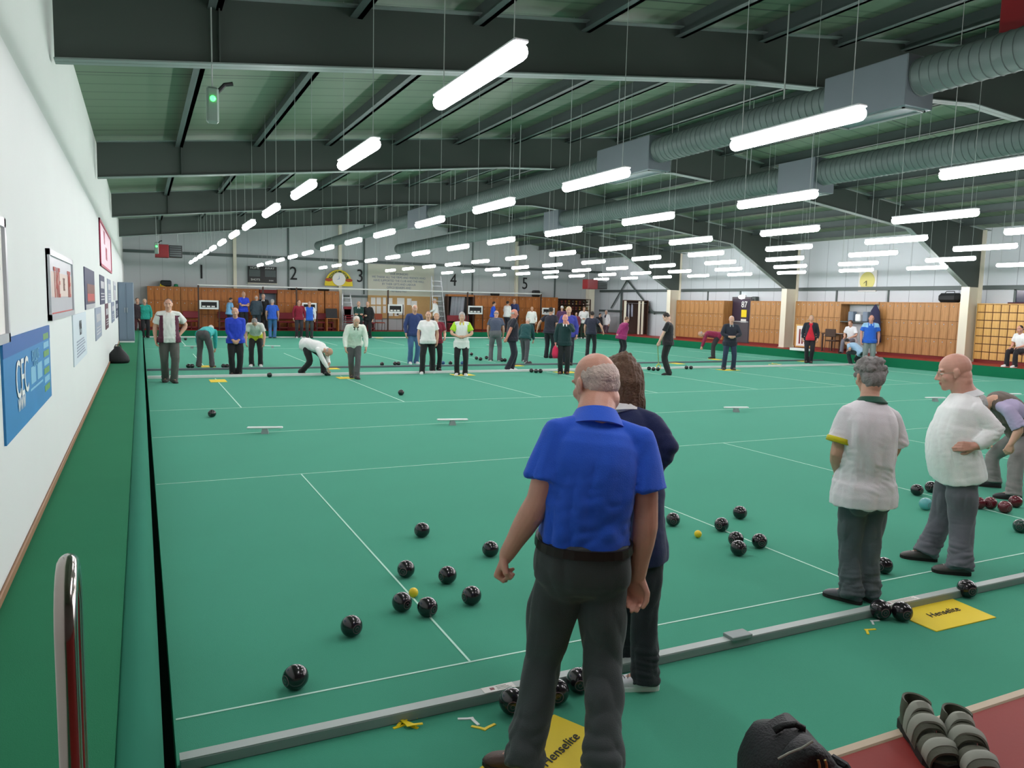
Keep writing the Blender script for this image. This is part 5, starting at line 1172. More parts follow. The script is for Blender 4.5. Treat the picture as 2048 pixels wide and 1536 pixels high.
def person(label, J, shirt=(255, 255, 255), trousers=(40, 42, 46), shoes=(30, 28, 28), sleeve='short', girth=1.0, belly=.02, bust=0.0, hairs=('short', 'grey'), fg=False, collar=None, untuck=True, shirt2=None, pattern=None, skin=SKIN, hem=-.10, belt=False, group=None, loose=1.0, seed=0, hipw=1.0, hk=1.0, glasses=False, vest=None, sole=None, fold=1.0, cuff2=None, armk=1.0, laces=None, neckk=1.0, collk=1.0, sleevek=1.0, legs=1.0, shorts=False):
    org = (J['anL'] + J['anR']) / 2; org[2] = min(J['anL'][2], J['anR'][2]) - .085 * J['s']
    root = empty('person', label, 'person', org, 0, group); off = np.array(org)
    J = {k: (v - off if k in ('pelvis', 'waist', 'chest', 'neck', 'head', 'shL', 'shR', 'elL', 'elR', 'wrL', 'wrR', 'hipL', 'hipR', 'knL', 'knR', 'anL', 'anR') else v) for k, v in J.items()}
    s = J['s']; vb, vc = (.0048, .008) if fg else (.0095, .0135)
    # body
    S = Shape(); br = torso_rings(J, -.05, .55, -.008, girth * .96, belly * .85, hipw=hipw); f0 = np.array(br[0]); c0_ = f0.mean(0); dn_ = _n(J['pelvis'] - J['waist'])
    S.loft([list(c0_ + (f0 - c0_) * .25 + dn_ * .070 * s), list(c0_ + (f0 - c0_) * .55 + dn_ * .052 * s), list(c0_ + (f0 - c0_) * .82 + dn_ * .026 * s)] + br)
    L, R = head_shape(S, J, hk, neckk)
    for sd in 'LR':
        S.chain([J['sh' + sd], ] + seg_pts(J['sh' + sd], J['el' + sd], J['wr' + sd], 8, (.12, 1)), [q * s * (1 + (girth - 1) * .5) * a_ for q, a_ in zip((.055, .053, .050, .045, .042, .045, .041, .033, .028), [1, 1, 1] + [armk] * 6)])
        S.chain(seg_pts(J['hip' + sd], J['kn' + sd], J['an' + sd], 9), [q * s * (1 + (girth - 1) * .5) for q in (.088, .086, .078, .066, .052, .052, .052, .042, .036)])
        S.chain([J['an' + sd], J['an' + sd] + _n(J['toe' + sd]) * .10 * s - V(0, 0, .05 * s)], [.034 * s, .026 * s])
        hand(S, J, sd, 1.0 + (armk - 1) * .6, 1.12 if fg else 1.06)
    nk = J['neck'] - (J['neck'] - J['chest']) * .15
    for sd in 'LR': S.chain([nk, J['sh' + sd]], [.055 * s, .052 * s])
    eye = [L(sx * .031, .0855, .002) for sx in (-1, 1)]; iris = [L(sx * .030, .0865, .002) for sx in (-1, 1)]; lip = L(0, .096, -.062); brow = [L(sx * .031, .088, .025) for sx in (-1, 1)]
    HRm = R
    def paint(fc):
        m = np.zeros(len(fc), int); sc = s * hk; rel = (fc - J['head']) @ HRm / sc
        fr = rel[:, 1] > .06
        d = np.abs(rel - [0, .096, -.062]); m[fr & (d[:, 0] < .023) & (d[:, 2] < .0085) & (rel[:, 1] > .085)] = 1
        for sx in (-1, 1):
            dx, dz = rel[:, 0] - sx * .031, rel[:, 2] - .002; e = (dx / .014) ** 2 + (dz / .0062) ** 2
            m[fr & (e < 1)] = 2; m[fr & (dx ** 2 + dz ** 2 < .0058 ** 2)] = 3
            m[fr & (np.abs(dx) < .02) & (np.abs(rel[:, 2] - .026) < .0045)] = 4
        return m
    hcol = HAIRC[hairs[1]] if isinstance(hairs[1], str) else hairs[1]
    S.fuse('body', [cmat('skin', skin), cmat('skin', (186, 116, 104)), cmat('plain', (226, 220, 212)), cmat('plain', (40, 34, 30)), cmat('hair', tuple(int(.8 * q) for q in hcol))], root, vb, 5 if fg else 2, paint=paint)
    hair(J, hairs[0], hairs[1], root, .006 if fg else .010, hk)
    # shirt
    gr = .014 * loose; S = Shape(); d0 = hem if untuck else .058
    S.loft(torso_rings(J, d0, .525, gr, girth, belly, 28, bust, hipw, .03 if untuck else 0, (.180 if fg else .196) if untuck else 0))
    sk = s * (1 + (girth - 1) * .5)
    for sd in 'LR':
        S.chain([nk + (J['neck'] - J['chest']) * .06, J['sh' + sd] * .55 + nk * .45 + (J['neck'] - J['chest']) * .02, J['sh' + sd]], [.054 * s, .062 * s, .060 * s + gr * .3])
        if sleeve == 'short':
            la = np.linalg.norm(J['el' + sd] - J['sh' + sd]); u = _n(J['el' + sd] - J['sh' + sd]); p = J['sh' + sd]; e1 = .205 * s
            S.chain([p - u * .005, p + u * .05 * s], [.058 * sk + gr * .3, .060 * sk + gr * .3]); S.mb.tube([p, p + u * e1 * .5, p + u * e1], [.058 * sk + gr * .3, .062 * sk * (1 + (sleevek - 1) * .6) + gr * .6, .065 * sk * sleevek + gr * .9], 18)
        elif sleeve == 'long':
            pts = [J['sh' + sd]] + seg_pts(J['sh' + sd], J['el' + sd], J['wr' + sd], 8, (.12, .97)); rr = [q * sk + gr * .55 for q in (.058, .059, .057, .055, .054, .050, .046, .040, .031)]
            S.chain([pts[0], pts[1]], rr[:2]); S.mb.tube(pts, rr, 18)
    m1 = cmat('cloth', shirt); mats_ = [m1] + ([cmat('cloth', shirt2)] if shirt2 else []) + ([cmat('cloth', cuff2)] if cuff2 else [])
    up_ = _n(J['neck'] - J['pelvis']); rr_ = J['rt']; ff_ = np.cross(up_, rr_)
    def ptn(fc):
        rel = fc - J['chest']; x = rel @ rr_ / s; z = rel @ up_ / s; y = rel @ ff_ / s; arm = np.zeros(len(fc), bool); out = np.zeros(len(fc), int)
        armt = np.zeros(len(fc))
        for sd in 'LR':
            u = _n(J['el' + sd] - J['sh' + sd]); t = (fc - J['sh' + sd]) @ u; dist = np.linalg.norm(fc - J['sh' + sd] - t[:, None] * u, axis=1); a = (t > .03 * s) & (dist < .10 * s) & (np.abs(x) > .155 * girth); arm |= a; armt = np.where(a, t, armt)
        if pattern == 'side': out[(np.abs(x) > .105 * girth) & ~arm & (z < .12)] = 1
        elif pattern == 'sleeve': out[arm | ((np.abs(x) > .19) & (z > -.1))] = 1
        elif pattern == 'shoulder': out[(z > .07) & (np.abs(x) > .09) & ~(arm & (armt > .12 * s))] = 1
        elif pattern == 'cuff': out[arm & (armt > .165 * s)] = 1
        elif pattern == 'vee': out[(np.abs(x) > .035 + .30 * np.clip(.06 - z, 0, .4)) | arm] = 1
        elif pattern == 'low': out[z < -.22] = 1
        elif pattern == 'front': out[(np.abs(x) < .05 + .25 * np.clip(-z, 0, .3)) & (y > 0)] = 1
        elif pattern == 'vest': out[~arm & (np.abs(x) < .175 * girth)] = 1
        elif pattern == 'frontv': out[(np.abs(x) < .07) & (z > .02) & (y > 0)] = 1
        return out
    S.fuse('shirt', mats_, root, vc, 3, fold=top_folds(J, .0042 * fold, seed, fg), paint=ptn if shirt2 and pattern != 'cuffL' else None)
    if pattern == 'cuffL':
        u = _n(J['elL'] - J['shL']); p = J['shL']; rr2 = .066 * sk + gr * .9
        MB().tube([p + u * .172 * s, p + u * .174 * s, p + u * .209 * s, p + u * .211 * s], [rr2 - .004, rr2 + .003, rr2 + .005, rr2 - .004], 28).build('sleeve_band', cmat('cloth', shirt2), root, smooth=True)
    # collar
    if collar is not None:
        c0 = J['neck'] - up_ * .01 * s; nd = _n(J['head'] - J['neck']); nd = _n(nd + up_); r0 = _n(rr_ - nd * (rr_ @ nd)); f0 = np.cross(nd, r0); mb = MB(); rg = []
        for a in np.linspace(.30, 2 * PI - .30, 26):
            dr = f0 * math.cos(a) * 1.05 + r0 * math.sin(a); dz = -.012 * math.cos(a)
            ck = collk; nw = s * (1 + (neckk - 1) * .8); q0 = c0 + dr * .080 * nw - nd * (.030 + .028 * max(0, math.cos(a))) * s; q1 = c0 + dr * .069 * nw + nd * (.026 * ck - .02 * max(0, math.cos(a))) * s; q2 = c0 + dr * .077 * nw + nd * (.029 * ck - .02 * max(0, math.cos(a))) * s; q3 = c0 + dr * .112 * nw - nd * (.012 + .048 * (ck - 1) + .045 * max(0, math.cos(a))) * s
            rg.append([q0, q1, q2, q3])
        mb.loft(rg); mb.build('collar', cmat('cloth', collar), root, smooth=True, angle=60)
    # trousers
    S = Shape(); tr = torso_rings(J, -.05,   .095 if not untuck else .08, .006 if untuck else .014 * loose + .004, girth, belly * .6, 28, 0, hipw); f0 = np.array(tr[0]); c0_ = f0.mean(0); dn_ = _n(J['pelvis'] - J['waist']); tr = [list(c0_ + (f0 - c0_) * .30 + dn_ * .10 * s), list(c0_ + (f0 - c0_) * .62 + dn_ * .075 * s), list(c0_ + (f0 - c0_) * .86 + dn_ * .04 * s)] + tr; S.loft(tr)
    rh_ = J['rth']; fw_ = np.cross(_n(J['waist'] - J['pelvis']), rh_)
    for sg in (-1, 1): S.ell(J['pelvis'] + rh_ * sg * .078 * s * hipw - fw_ * .045 * s - _n(J['waist'] - J['pelvis']) * .045 * s, tuple(q * s * girth for q in (.092, .092, .105)))
    for sd in 'LR':
        te = 1.0 if not shorts else .45
        pts = seg_pts(J['hip' + sd] + V(0, 0, .02), J['kn' + sd], J['an' + sd] + (J['an' + sd] - J['kn' + sd]) * .15, 10, (0, te)); k2 = s * (1 + (girth - 1) * .55) * legs
        S.chain([pts[0], pts[1]], [.092 * k2 / legs, .095 * k2 / legs]); S.mb.tube(pts, [q * k2 for q in (.094 / legs, .097 / legs, .096, .088, .079, .074, .073, .073, .075, .079)], 18)
    S.fuse('trousers', cmat('cloth', trousers), root, vc, 7 if fg else 4, fold=leg_folds(J, (.0042 if fg else .004) * fold, seed))
    if shorts: pass
    sl = sole or M['sole']
    for sd in 'LR':
        so = shoe(J, sd, cmat('shoe', shoes), sl, root)
        if laces:
            td = _n(J['toe' + sd]); r2 = _n(np.cross(td, V(0, 0, 1))); g = J['an' + sd] - V(0, 0, .085 * s)
            for q in range(4):
                y_, z_ = .045 + q * .022, .088 - q * .009
                MB().tube([g + td * (y_ + .006 * a * (1 if q % 2 else -1)) * s + r2 * (.030 * a) * s + V(0, 0, (z_ - .020 * a * a) * s + .003) for a in np.linspace(-1, 1, 7)], .0028, 6).build('lace', cmat('plain', laces), so)
    if belt:
        rg = torso_rings(J, .058, .09, .014 * loose + .013, girth, belly * .6, 28, 0, hipw); MB().loft([rg[0], rg[-1]]).build('belt', cmat('plain', (26, 22, 20)), root)
    if glasses:
        mb = MB(); sc = s * hk
        for sx in (-1, 1):
            mb.tube([L(sx * (.031 + .021 * math.cos(a)), .094, .001 + .015 * math.sin(a)) for a in np.linspace(0, 2 * PI, 14, endpoint=False)], .0013 * sc, 5, closed=True)
            mb.tube([L(sx * .052, .092, .004), L(sx * .078, .04, .006), L(sx * .083, -.01, .004)], .0013 * sc, 5)
        mb.tube([L(-.010, .097, .003), L(.010, .097, .003)], .0013 * sc, 5); mb.build('glasses', cmat('plain', (150, 140, 120)), root)
    return root, J, off
def stand(px, py, hy, yaw, label, z=0.0, Hk=None, y=None, **k):
    """px, py: picture point between the feet; hy: picture row of the top of the head"""
    org = atZ(px, py, z) if y is None else V(atY(px, py, y)[0], y, z); hd = hdist(org); P_ = {q: k.pop(q) for q in list(k) if q in ('lean', 'hunch', 'hpitch', 'hyaw', 'stance', 'step', 'toe', 'squat', 'larm', 'rarm', 'twist', 'side', 'shw', 'feet', 'sit')}
    if Hk is None: Hk = min(1.9, max(1.55, (W(px, hy, hd)[2] - z) * 1.005))
    J = place_joints(skeleton(Hk, **P_), org, yaw)
    return person(label, J, **k)
def vdir(px, yaw, pitch=0.0):
    r = ray(px, 700); v = _n([r[0], r[1], 0]); a, p = math.radians(yaw), math.radians(pitch)
    f = V(v[0] * math.cos(a) + v[1] * math.sin(a), v[1] * math.cos(a) - v[0] * math.sin(a), 0)
    return f * math.cos(p) - V(0, 0, math.sin(p))
def fg(s, pel, wai, che, nec, hea, shL, shR, elL, elR, wrL, wrR, knL, knR, gL, gR, hyaw, hpitch, tL, tR, hdL=None, hdR=None, gripL='half', gripR='half', palmL=None, palmR=None, hipw=.092, roll=0):
    J = {'s': s}
    for k, v in (('pelvis', pel), ('waist', wai), ('chest', che), ('neck', nec), ('head', hea), ('shL', shL), ('shR', shR), ('elL', elL), ('elR', elR), ('wrL', wrL), ('wrR', wrR), ('knL', knL), ('knR', knR)): J[k] = W(*v)
    J['rt'] = _n(J['shR'] - J['shL']); a = _n((J['rt'] * [1, 1, 0])); J['rth'] = a
    for sd, g, t, sg in (('L', gL, tL, -1), ('R', gR, tR, 1)):
        J['an' + sd] = atZ(g[0], g[1], 0) + V(0, 0, .085 * s); J['toe' + sd] = vdir(g[0], t); J['hip' + sd] = J['pelvis'] + a * sg * hipw * s - V(0, 0, .04)
    hf = vdir(hea[0], hyaw, hpitch); hr = _n(np.cross(hf, V(0, 0, 1))); 
    if roll: hr = rot_about(hr, hf, math.radians(roll))
    J.update(hf=hf, hr=hr, hu=np.cross(hr, hf))
    for sd, d, g, p in (('L', hdL, gripL, palmL), ('R', hdR, gripR, palmR)):
        J['hd' + sd] = _n(J['wr' + sd] - J['el' + sd]) if d is None else _n(W(*d) - J['wr' + sd]); J['grip' + sd] = g; J['palm' + sd] = p if p is not None else J['rt'] * (1 if sd == 'L' else -1)
    return J
J = fg(1.0, (1164, 1125, 3.20), (1172, 1040, 3.19), (1184, 935, 3.22), (1192, 838, 3.30), (1189, 768, 3.42), (1113, 868, 3.22), (1283, 884, 3.24), (1078, 1003, 3.16), (1293, 1030, 3.20), (1014, 1108, 3.20), (1276, 1150, 3.22), (1086, 1320, 3.22), (1206, 1318, 3.18), (1050, 1545), (1206, 1590), -38, 14, -72, -20,
       hdL=(994, 1160, 3.22), hdR=(1268, 1215, 3.25), gripL='fist', gripR='half', palmL=V(.6, -.6, -.1), palmR=V(-.75, -.6, 0))
person('man in a royal blue polo standing on a yellow mat, seen from behind', J, (32, 92, 216), (62, 68, 70), (74, 48, 38), 'short', 1.08, .05, hairs=('balding', (208, 188, 178)), fg=True, collar=(32, 92, 216), untuck=False, belt=True, hk=1.13, seed=2, skin=(212, 158, 138), loose=1.25, fold=1.5, legs=1.05, armk=1.2, neckk=1.22, collk=1.5, sleevek=1.22)
J = fg(.96, (1262, 1085, 3.92), (1262, 1010, 3.90), (1256, 900, 3.90), (1242, 815, 3.95), (1240, 758, 4.02), (1196, 846, 4.02), (1302, 848, 3.86), (1170, 930, 4.1), (1334, 893, 3.80), (1185, 990, 4.2), (1290, 965, 3.9), (1255, 1200, 4.02), (1288, 1205, 3.84), (1252, 1322), (1288, 1376), -25, 8, -85, -100, gripL='relax', gripR='relax')
person('brown-haired woman in a navy jumper, half hidden behind the man in blue', J, (26, 38, 84), (26, 34, 40), (214, 216, 222), 'long', 1.0, .0, bust=.03, hairs=('long', 'brown'), fg=True, collar=(236, 236, 236), hk=1.05, seed=4, sole=M['wplastic'], hem=-.06, laces=(120, 116, 112))
J = fg(.97, (1728, 985, 5.08), (1732, 940, 5.08), (1736, 870, 5.06), (1740, 800, 5.10), (1738, 754, 5.16), (1697, 828, 5.06), (1784, 838, 5.16), (1672, 908, 5.04), (1794, 892, 5.20), (1678, 952, 5.22), (1752, 950, 5.36), (1700, 1090, 5.10), (1736, 1090, 5.08), (1700, 1203), (1737, 1200), -28, 14, -70, -40, hdL=(1692, 965, 5.38), hdR=(1725, 965, 5.42), palmL=V(.3, .9, 0), palmR=V(-.9, .2, 0), hipw=.082)
person('grey-haired woman in a pale polo with green collar and yellow sleeve band', J, (234, 230, 234), (78, 88, 92), (84, 86, 92), 'short', 1.05, .02, bust=.04, hairs=('curly', 'grey'), fg=True, collar=(24, 84, 64), hk=1.02, seed=7, hem=-.085, hipw=1.06, pattern='cuffL', shirt2=(206, 194, 20), glasses=True, loose=1.5, fold=1.3)
J = fg(1.0, (1916, 936, 5.84), (1912, 888, 5.82), (1922, 838, 5.82), (1929, 786, 5.84), (1908, 744, 5.86), (1950, 822, 5.68), (1918, 812, 6.02), (1992, 862, 5.62), (1890, 870, 6.12), (1950, 893, 5.60), (1885, 905, 6.05), (1924, 1045, 5.74), (1884, 1038, 5.98), (1918, 1148), (1852, 1120), -97, 12, -105, -98, hdL=(1912, 893, 5.62), gripL='relax', palmL=V(.2, .9, -.2))
person('bald man in a white sweater with hand on hip, looking left', J, (248, 250, 250), (98, 100, 108), (76, 72, 70), 'long', 1.10, .05, hairs=('none', 'white'), fg=True, collar=(236, 238, 240), hk=1.16, seed=9, neckk=1.15, hem=-.055, skin=(208, 156, 138), glasses=True, loose=1.5, fold=1.1, legs=1.12, laces=(150, 146, 142))
J = fg(1.0, (2052, 868, 8.45), (2036, 842, 8.42), (2014, 815, 8.40), (1984, 803, 8.40), (1955, 812, 8.42), (2018, 822, 8.15), (1998, 808, 8.68), (2040, 858, 8.06), (1985, 850, 8.8), (2022, 887, 8.05), (1975, 880, 8.72), (2032, 925, 8.12), (1982, 912, 8.72), (2026, 999), (1986, 974), -98, 35, -98, -100, hdL=(2012, 908, 8.05), gripL='half')
person('man in brown waistcoat and lavender shirt bending, hand on knee, at the right edge', J, (176, 166, 198), (132, 130, 128), (46, 46, 50), 'short', 1.08, .04, hairs=('short', 'silver'), fg=True, seed=11, shirt2=(88, 76, 66), pattern='vest', untuck=False)
st = stand
WS = M['wplastic']; WH = (226, 226, 226); BK = (26, 27, 30)
GR = 'players by the pale board'
st(340, 765, 600, 176, 'man in white and maroon polo with hand on hip, left end of the board', lean=0, hunch=4, larm='hip', rarm='hang', stance=.16, step=.25, hyaw=10, shirt=(222, 226, 220), shirt2=(84, 28, 54), pattern='side', trousers=(84, 84, 80), shoes=(62, 58, 54), girth=1.1, belly=.06, hairs=('crop', 'dark'), collar=(226, 220, 212), group=GR)
st(412, 734, 655, 18, 'person in turquoise and grey trousers bending over, back turned', Hk=1.66, lean=72, hunch=14, hpitch=60, larm=(-.28, .28, .55), rarm=(.12, .5, .28), stance=.36, shirt=(44, 178, 176), trousers=(84, 82, 84), shoes=(112, 62, 44), sleeve='long', girth=1.08, hairs=('short', 'white'), hem=-.02, group=GR)
st(472, 751, 617, 178, 'man in a bright blue sweater and black trousers with clasped hands', lean=2, larm='clasp', rarm='clasp', stance=.16, shirt=(28, 62, 190), trousers=(24, 24, 28), shoes=BK, sleeve='long', girth=1.08, belly=.04, hairs=('fringe', 'silver'), collar=(28, 62, 190), group=GR)
st(512, 733, 640, 184, 'grey-haired player in white and yellow-green, stooping with head down', Hk=1.64, lean=38, hunch=20, hpitch=70, larm='hang', rarm='hang', stance=.24, shirt=(216, 218, 210), shirt2=(196, 202, 44), pattern='low', trousers=BK, shoes=WH, sole=WS, girth=1.06, hairs=('short', 'grey'), collar=(240, 240, 240), group=GR, hem=-.16)
st(628, 750, 660, 128, 'man in a white sweater and black trousers bending down to a bowl', Hk=1.74, lean=92, hunch=22, hpitch=85, squat=.17, larm=(-.05, .45, .32), rarm=(.14, .58, .17, (0, .3, -1)), stance=.2, step=.55, shirt=(240, 242, 240), trousers=BK, shoes=BK, sleeve='long', girth=1.08, hairs=('fringe', 'silver'), group=GR)
st(709, 757, 643, 172, 'white-haired man in a white shirt leaning forward on a yellow mat', Hk=1.70, lean=30, hunch=16, hpitch=30, larm='hang', rarm='hang', stance=.08, step=.3, shirt=(238, 242, 232), trousers=(86, 86, 88), shoes=(52, 48, 46), sleeve='long', girth=1.0, hairs=('short', 'white'), collar=(60, 66, 50), group=GR, loose=1.8)
st(855, 747, 624, 178, 'bearded man in a white polo and black trousers looking at the camera', lean=0, larm='hang', rarm='hang', stance=.3, step=-.3, shirt=(240, 240, 240), trousers=BK, shoes=WH, sole=WS, girth=1.12, belly=.05, hairs=('crop', 'dark'), collar=(240, 240, 240), group=GR)
st(827, 728, 611, 165, 'person in navy and jeans standing behind the white polo', larm='hang', rarm='hang', shirt=(48, 66, 118), trousers=(70, 108, 150), shoes=WH, sole=WS, sleeve='long', hairs=('crop', 'white'), group=GR)
st(871, 741, 628, 172, 'woman in a maroon polo holding a bowl behind the white polo', larm='fwd', rarm='hang', shirt=(122, 24, 46), trousers=BK, shoes=BK, hairs=('short', 'fair'), girth=1.04, bust=.03, collar=(122, 24, 46), group=GR)
st(922, 751, 626, 180, 'player in white with lime sleeves standing on a yellow mat with joined hands', larm='high', rarm='high', stance=.22, shirt=(234, 238, 234), shirt2=(172, 224, 40), pattern='sleeve', trousers=BK, shoes=WH, sole=WS, hairs=('bob', 'silver'), glasses=True, collar=(226, 210, 70), hem=-.17, group=GR)
st(990, 722, 621, 4, 'man in a grey-blue shirt and grey trousers seen from behind', lean=10, hunch=10, larm='hang', rarm='hang', stance=.3, shirt=(74, 84, 104), trousers=(104, 106, 110), shoes=WH, sole=WS, girth=1.1, hairs=('fringe', 'grey'), hpitch=25, untuck=False, group=GR)
st(1022, 741, 620, 78, 'bald man in a black polo facing right, arm swung back', lean=2, rarm=(.20, -.22, .86), larm='hang', stance=.14, step=.15, shirt=(30, 32, 46), trousers=(34, 38, 52), shoes=WH, sole=WS, girth=1.1, belly=.05, hairs=('fringe', 'silver'), skin=(214, 140, 120), group=GR)
st(1050, 725, 632, 14, 'white-haired man in a dark teal jumper walking away', lean=24, hunch=12, hpitch=40, larm='hang', rarm='hang', step=.5, stance=.2, shirt=(20, 76, 78), trousers=(82, 84, 90), shoes=WH, sole=WS, sleeve='long', girth=1.08, hairs=('short', 'white'), group=GR)
st(1062, 677, 614, 172, 'player in a white shirt by the far board, left of the black tops', larm='hang', rarm='hang', shirt=(242, 242, 238), trousers=BK, shoes=WH, sole=WS, sleeve='long', hairs=('crop', 'fair'))
st(1098, 716, 616, 22, 'dark-haired player in black seen from behind, left arm held out', larm='out', rarm='hang', shirt=(32, 34, 48), trousers=(26, 28, 36), shoes=BK, girth=1.08, hairs=('short', 'dark'), group=GR)
r_, J14, o14 = st(1127, 748, 630, 180, 'bald man in a dark green pullover with one hand at his mouth', larm='mouth', rarm='hang', stance=.18, shirt=(18, 54, 56), trousers=(26, 30, 34), shoes=(104, 62, 40), sleeve='long', girth=1.06, hairs=('none', 'silver'), collar=(240, 240, 240), skin=(220, 150, 134), group=GR)
st(1134, 730, 613, 178, 'blond person in purple-blue standing behind the dark green pullover', larm='hang', rarm='hang', shirt=(62, 66, 160), trousers=(34, 36, 50), shoes=BK, sleeve='long', girth=1.05, hairs=('short', (206, 188, 150)), group=GR)
st(1181, 712, 624, 8, 'player in a navy polo with pale stripes seen from behind', larm='hang', rarm='out', stance=.26, shirt=(36, 40, 58), trousers=(28, 30, 36), shoes=BK, girth=1.05, hairs=('short', 'dark'), group=GR)
st(1243, 716, 633, 62, 'woman in a magenta jumper with hands behind her back', lean=12, hunch=10, hpitch=25, larm='back', rarm='back', shirt=(144, 34, 98), trousers=(30, 32, 38), shoes=BK, sleeve='long', girth=1.2, belly=.05, bust=.03, hairs=('short', 'brown'), hem=-.16, loose=1.6, group=GR)
r_, J17, o17 = st(1334, 750, 627, -82, 'dark-haired lad in black polo and trousers looking down at the bowls', lean=-2, hunch=8, hpitch=38, larm=(-.20, .26, .88), rarm=(.16, .30, .86), stance=.14, shirt=(30, 28, 34), trousers=(26, 26, 28), shoes=BK, hairs=('short', 'dark'), girth=.98, group=GR, skin=(224, 180, 160))
st(1424, 717, 660, -96, 'player in maroon bending low with head down by the right bank', Hk=1.68, lean=78, hunch=16, hpitch=75, larm=(-.12, .45, .40), rarm=(.12, .45, .40), stance=.2, shirt=(134, 26, 66), trousers=(46, 44, 50), shoes=BK, sleeve='long', hairs=('fringe', 'silver'), group=GR)
st(1457, 740, 633, 168, 'white-haired man in a navy jacket holding a small bowl before him', larm='high', rarm='high', stance=.3, shirt=(28, 34, 48), trousers=(34, 50, 76), shoes=(54, 48, 44), sleeve='long', girth=1.08, belly=.03, hairs=('crop', 'white'), collar=(150, 160, 160), hem=-.15, group=GR)
st(1617, 726, 632, 178, 'player in red and navy with grey hair at the right end of the pale board', larm='hang', rarm='hang', stance=.14, shirt=(204, 30, 52), shirt2=(28, 34, 46), pattern='vee', trousers=(30, 26, 34), shoes=(60, 50, 48), sleeve='long', hairs=('short', (200, 184, 160)), collar=(190, 30, 50), group=GR)
st(1735, 737, 631, 172, 'man in a blue polo with pale shoulders beyond the grey-haired woman', larm='hang', rarm='hang', shirt=(34, 96, 200), shirt2=(150, 196, 232), pattern='shoulder', trousers=(122, 134, 132), shoes=(60, 60, 60), girth=1.05, hairs=('crop', 'dark'), collar=(150, 196, 232), skin=(196, 140, 120), group=GR)
st(1712, 731, 690, -60, 'person in pale blue crouching behind the blue polo player', Hk=1.66, lean=50, hunch=18, hpitch=40, squat=.42, step=.4, larm='knee', rarm='knee', shirt=(160, 196, 226), trousers=(26, 40, 44), shoes=WH, sole=WS, hairs=('short', 'dark'))
SEAT = .46
def sitter(px, py, yaw, label, z, H=1.7, **k):
    org = atZ(px, py, z); org = V(25.15, atX(px, py, 25.15)[1], z) if org[0] > 25.2 else org
    J = place_joints(skeleton(H, lean=8, hunch=12, hpitch=k.pop('hpitch', 10), sit=SEAT + .07, feet={'L': (-.14, .42, 0, -.1, 1), 'R': (.14, .44, 0, .1, 1)}, larm='lap', rarm='lap'), org, yaw)
    return person(label, J, **k)
sitter(1702, 704, -150, 'person in a white shirt sitting at the dark table by the alcove', PL, shirt=(232, 232, 236), trousers=(120, 120, 134), shoes=BK, hairs=('short', 'brown'), hpitch=20)
sitter(2043, 722, -140, 'seated man in a white polo and black trousers at the right edge', PL, H=1.75, shirt=(240, 238, 238), trousers=(30, 28, 34), shoes=WH, sole=WS, hairs=('crop', 'dark'), skin=(200, 144, 124))
GF = 'players at the far bank'
st(291, 677, 599, 176, 'blonde woman in a turquoise sweater and black trousers beside the steel locker', larm='hang', rarm='hang', shirt=(32, 156, 140), trousers=(24, 24, 30), shoes=BK, sleeve='long', girth=1.08, bust=.02, hairs=('short', (206, 188, 160)), y=39.58, group=GF)
st(276, 674, 597, 170, 'dark-haired person half hidden by the steel locker', larm='hang', rarm='hang', shirt=(52, 40, 48), trousers=(70, 30, 36), shoes=BK, sleeve='long', hairs=('short', 'dark'), y=39.58, group=GF)
st(459, 654, 596, 60, 'dark-haired person in pale blue on the far bank left of the cream post', z=PL, y=40.3, larm='fwd', rarm='fwd', hpitch=25, shirt=(124, 184, 230), trousers=(44, 42, 76), shoes=BK, hairs=('crop', 'dark'), group=GF)
st(487, 654, 584, 160, 'man in bright blue with folded arms on the far bank right of the cream post', z=PL, y=40.3, larm='fold', rarm='fold', shirt=(36, 66, 206), trousers=(26, 24, 32), shoes=BK, girth=1.06, hairs=('fringe', 'fair'), group=GF)
st(513, 655, 592, 8, 'bald man in a dark grey jacket seen from behind on the far bank', z=PL, y=40.3, larm='hang', rarm='hang', shirt=(60, 76, 88), trousers=(66, 76, 88), shoes=BK, sleeve='long', girth=1.15, hairs=('fringe', 'silver'), hem=-.17, group=GF)
st(528, 652, 589, -165, 'white-haired man in a black suit with white collar facing the grey jacket', z=PL, y=40.55, larm='hang', rarm='hang', shirt=(28, 28, 32), trousers=(26, 26, 30), shoes=BK, sleeve='long', hairs=('crop', 'white'), collar=(240, 240, 240), group=GF)
st(545, 672, 591, 6, 'silver-haired man in a blue polo and jeans seen from behind', larm='hang', rarm='hang', shirt=(36, 88, 194), trousers=(64, 112, 164), shoes=(70, 70, 74), hairs=('short', 'silver'), girth=1.05, y=39.58, group=GF)
st(598, 673, 601, 172, 'person in a maroon hoodie with white shoes before the second score panel', larm='hang', rarm='hang', shirt=(134, 18, 46), trousers=(48, 44, 50), shoes=WH, sole=WS, sleeve='long', hairs=('crop', 'dark'), y=39.58, group=GF)
st(619, 672, 604, 178, 'person in a blue waistcoat and white sleeves before the second score panel', larm='hang', rarm='hang', shirt=(232, 236, 242), shirt2=(38, 98, 204), pattern='vest', trousers=(58, 62, 64), shoes=BK, sleeve='long', hairs=('short', 'fair'), y=39.58, group=GF)
st(717, 677, 602, 176, 'man in dark green with white collar and folded arms at the far board', larm='fold', rarm='fold', shirt=(14, 58, 52), trousers=(28, 30, 32), shoes=BK, sleeve='long', girth=1.08, hairs=('fringe', 'silver'), collar=(240, 240, 240), y=39.58, group=GF)
st(736, 678, 604, -160, 'person in a black jacket beside the dark green jumper at the far board', larm='hang', rarm='high', shirt=(24, 26, 28), trousers=(26, 26, 30), shoes=BK, sleeve='long', girth=1.08, hairs=('crop', 'grey'), y=39.58, group=GF)
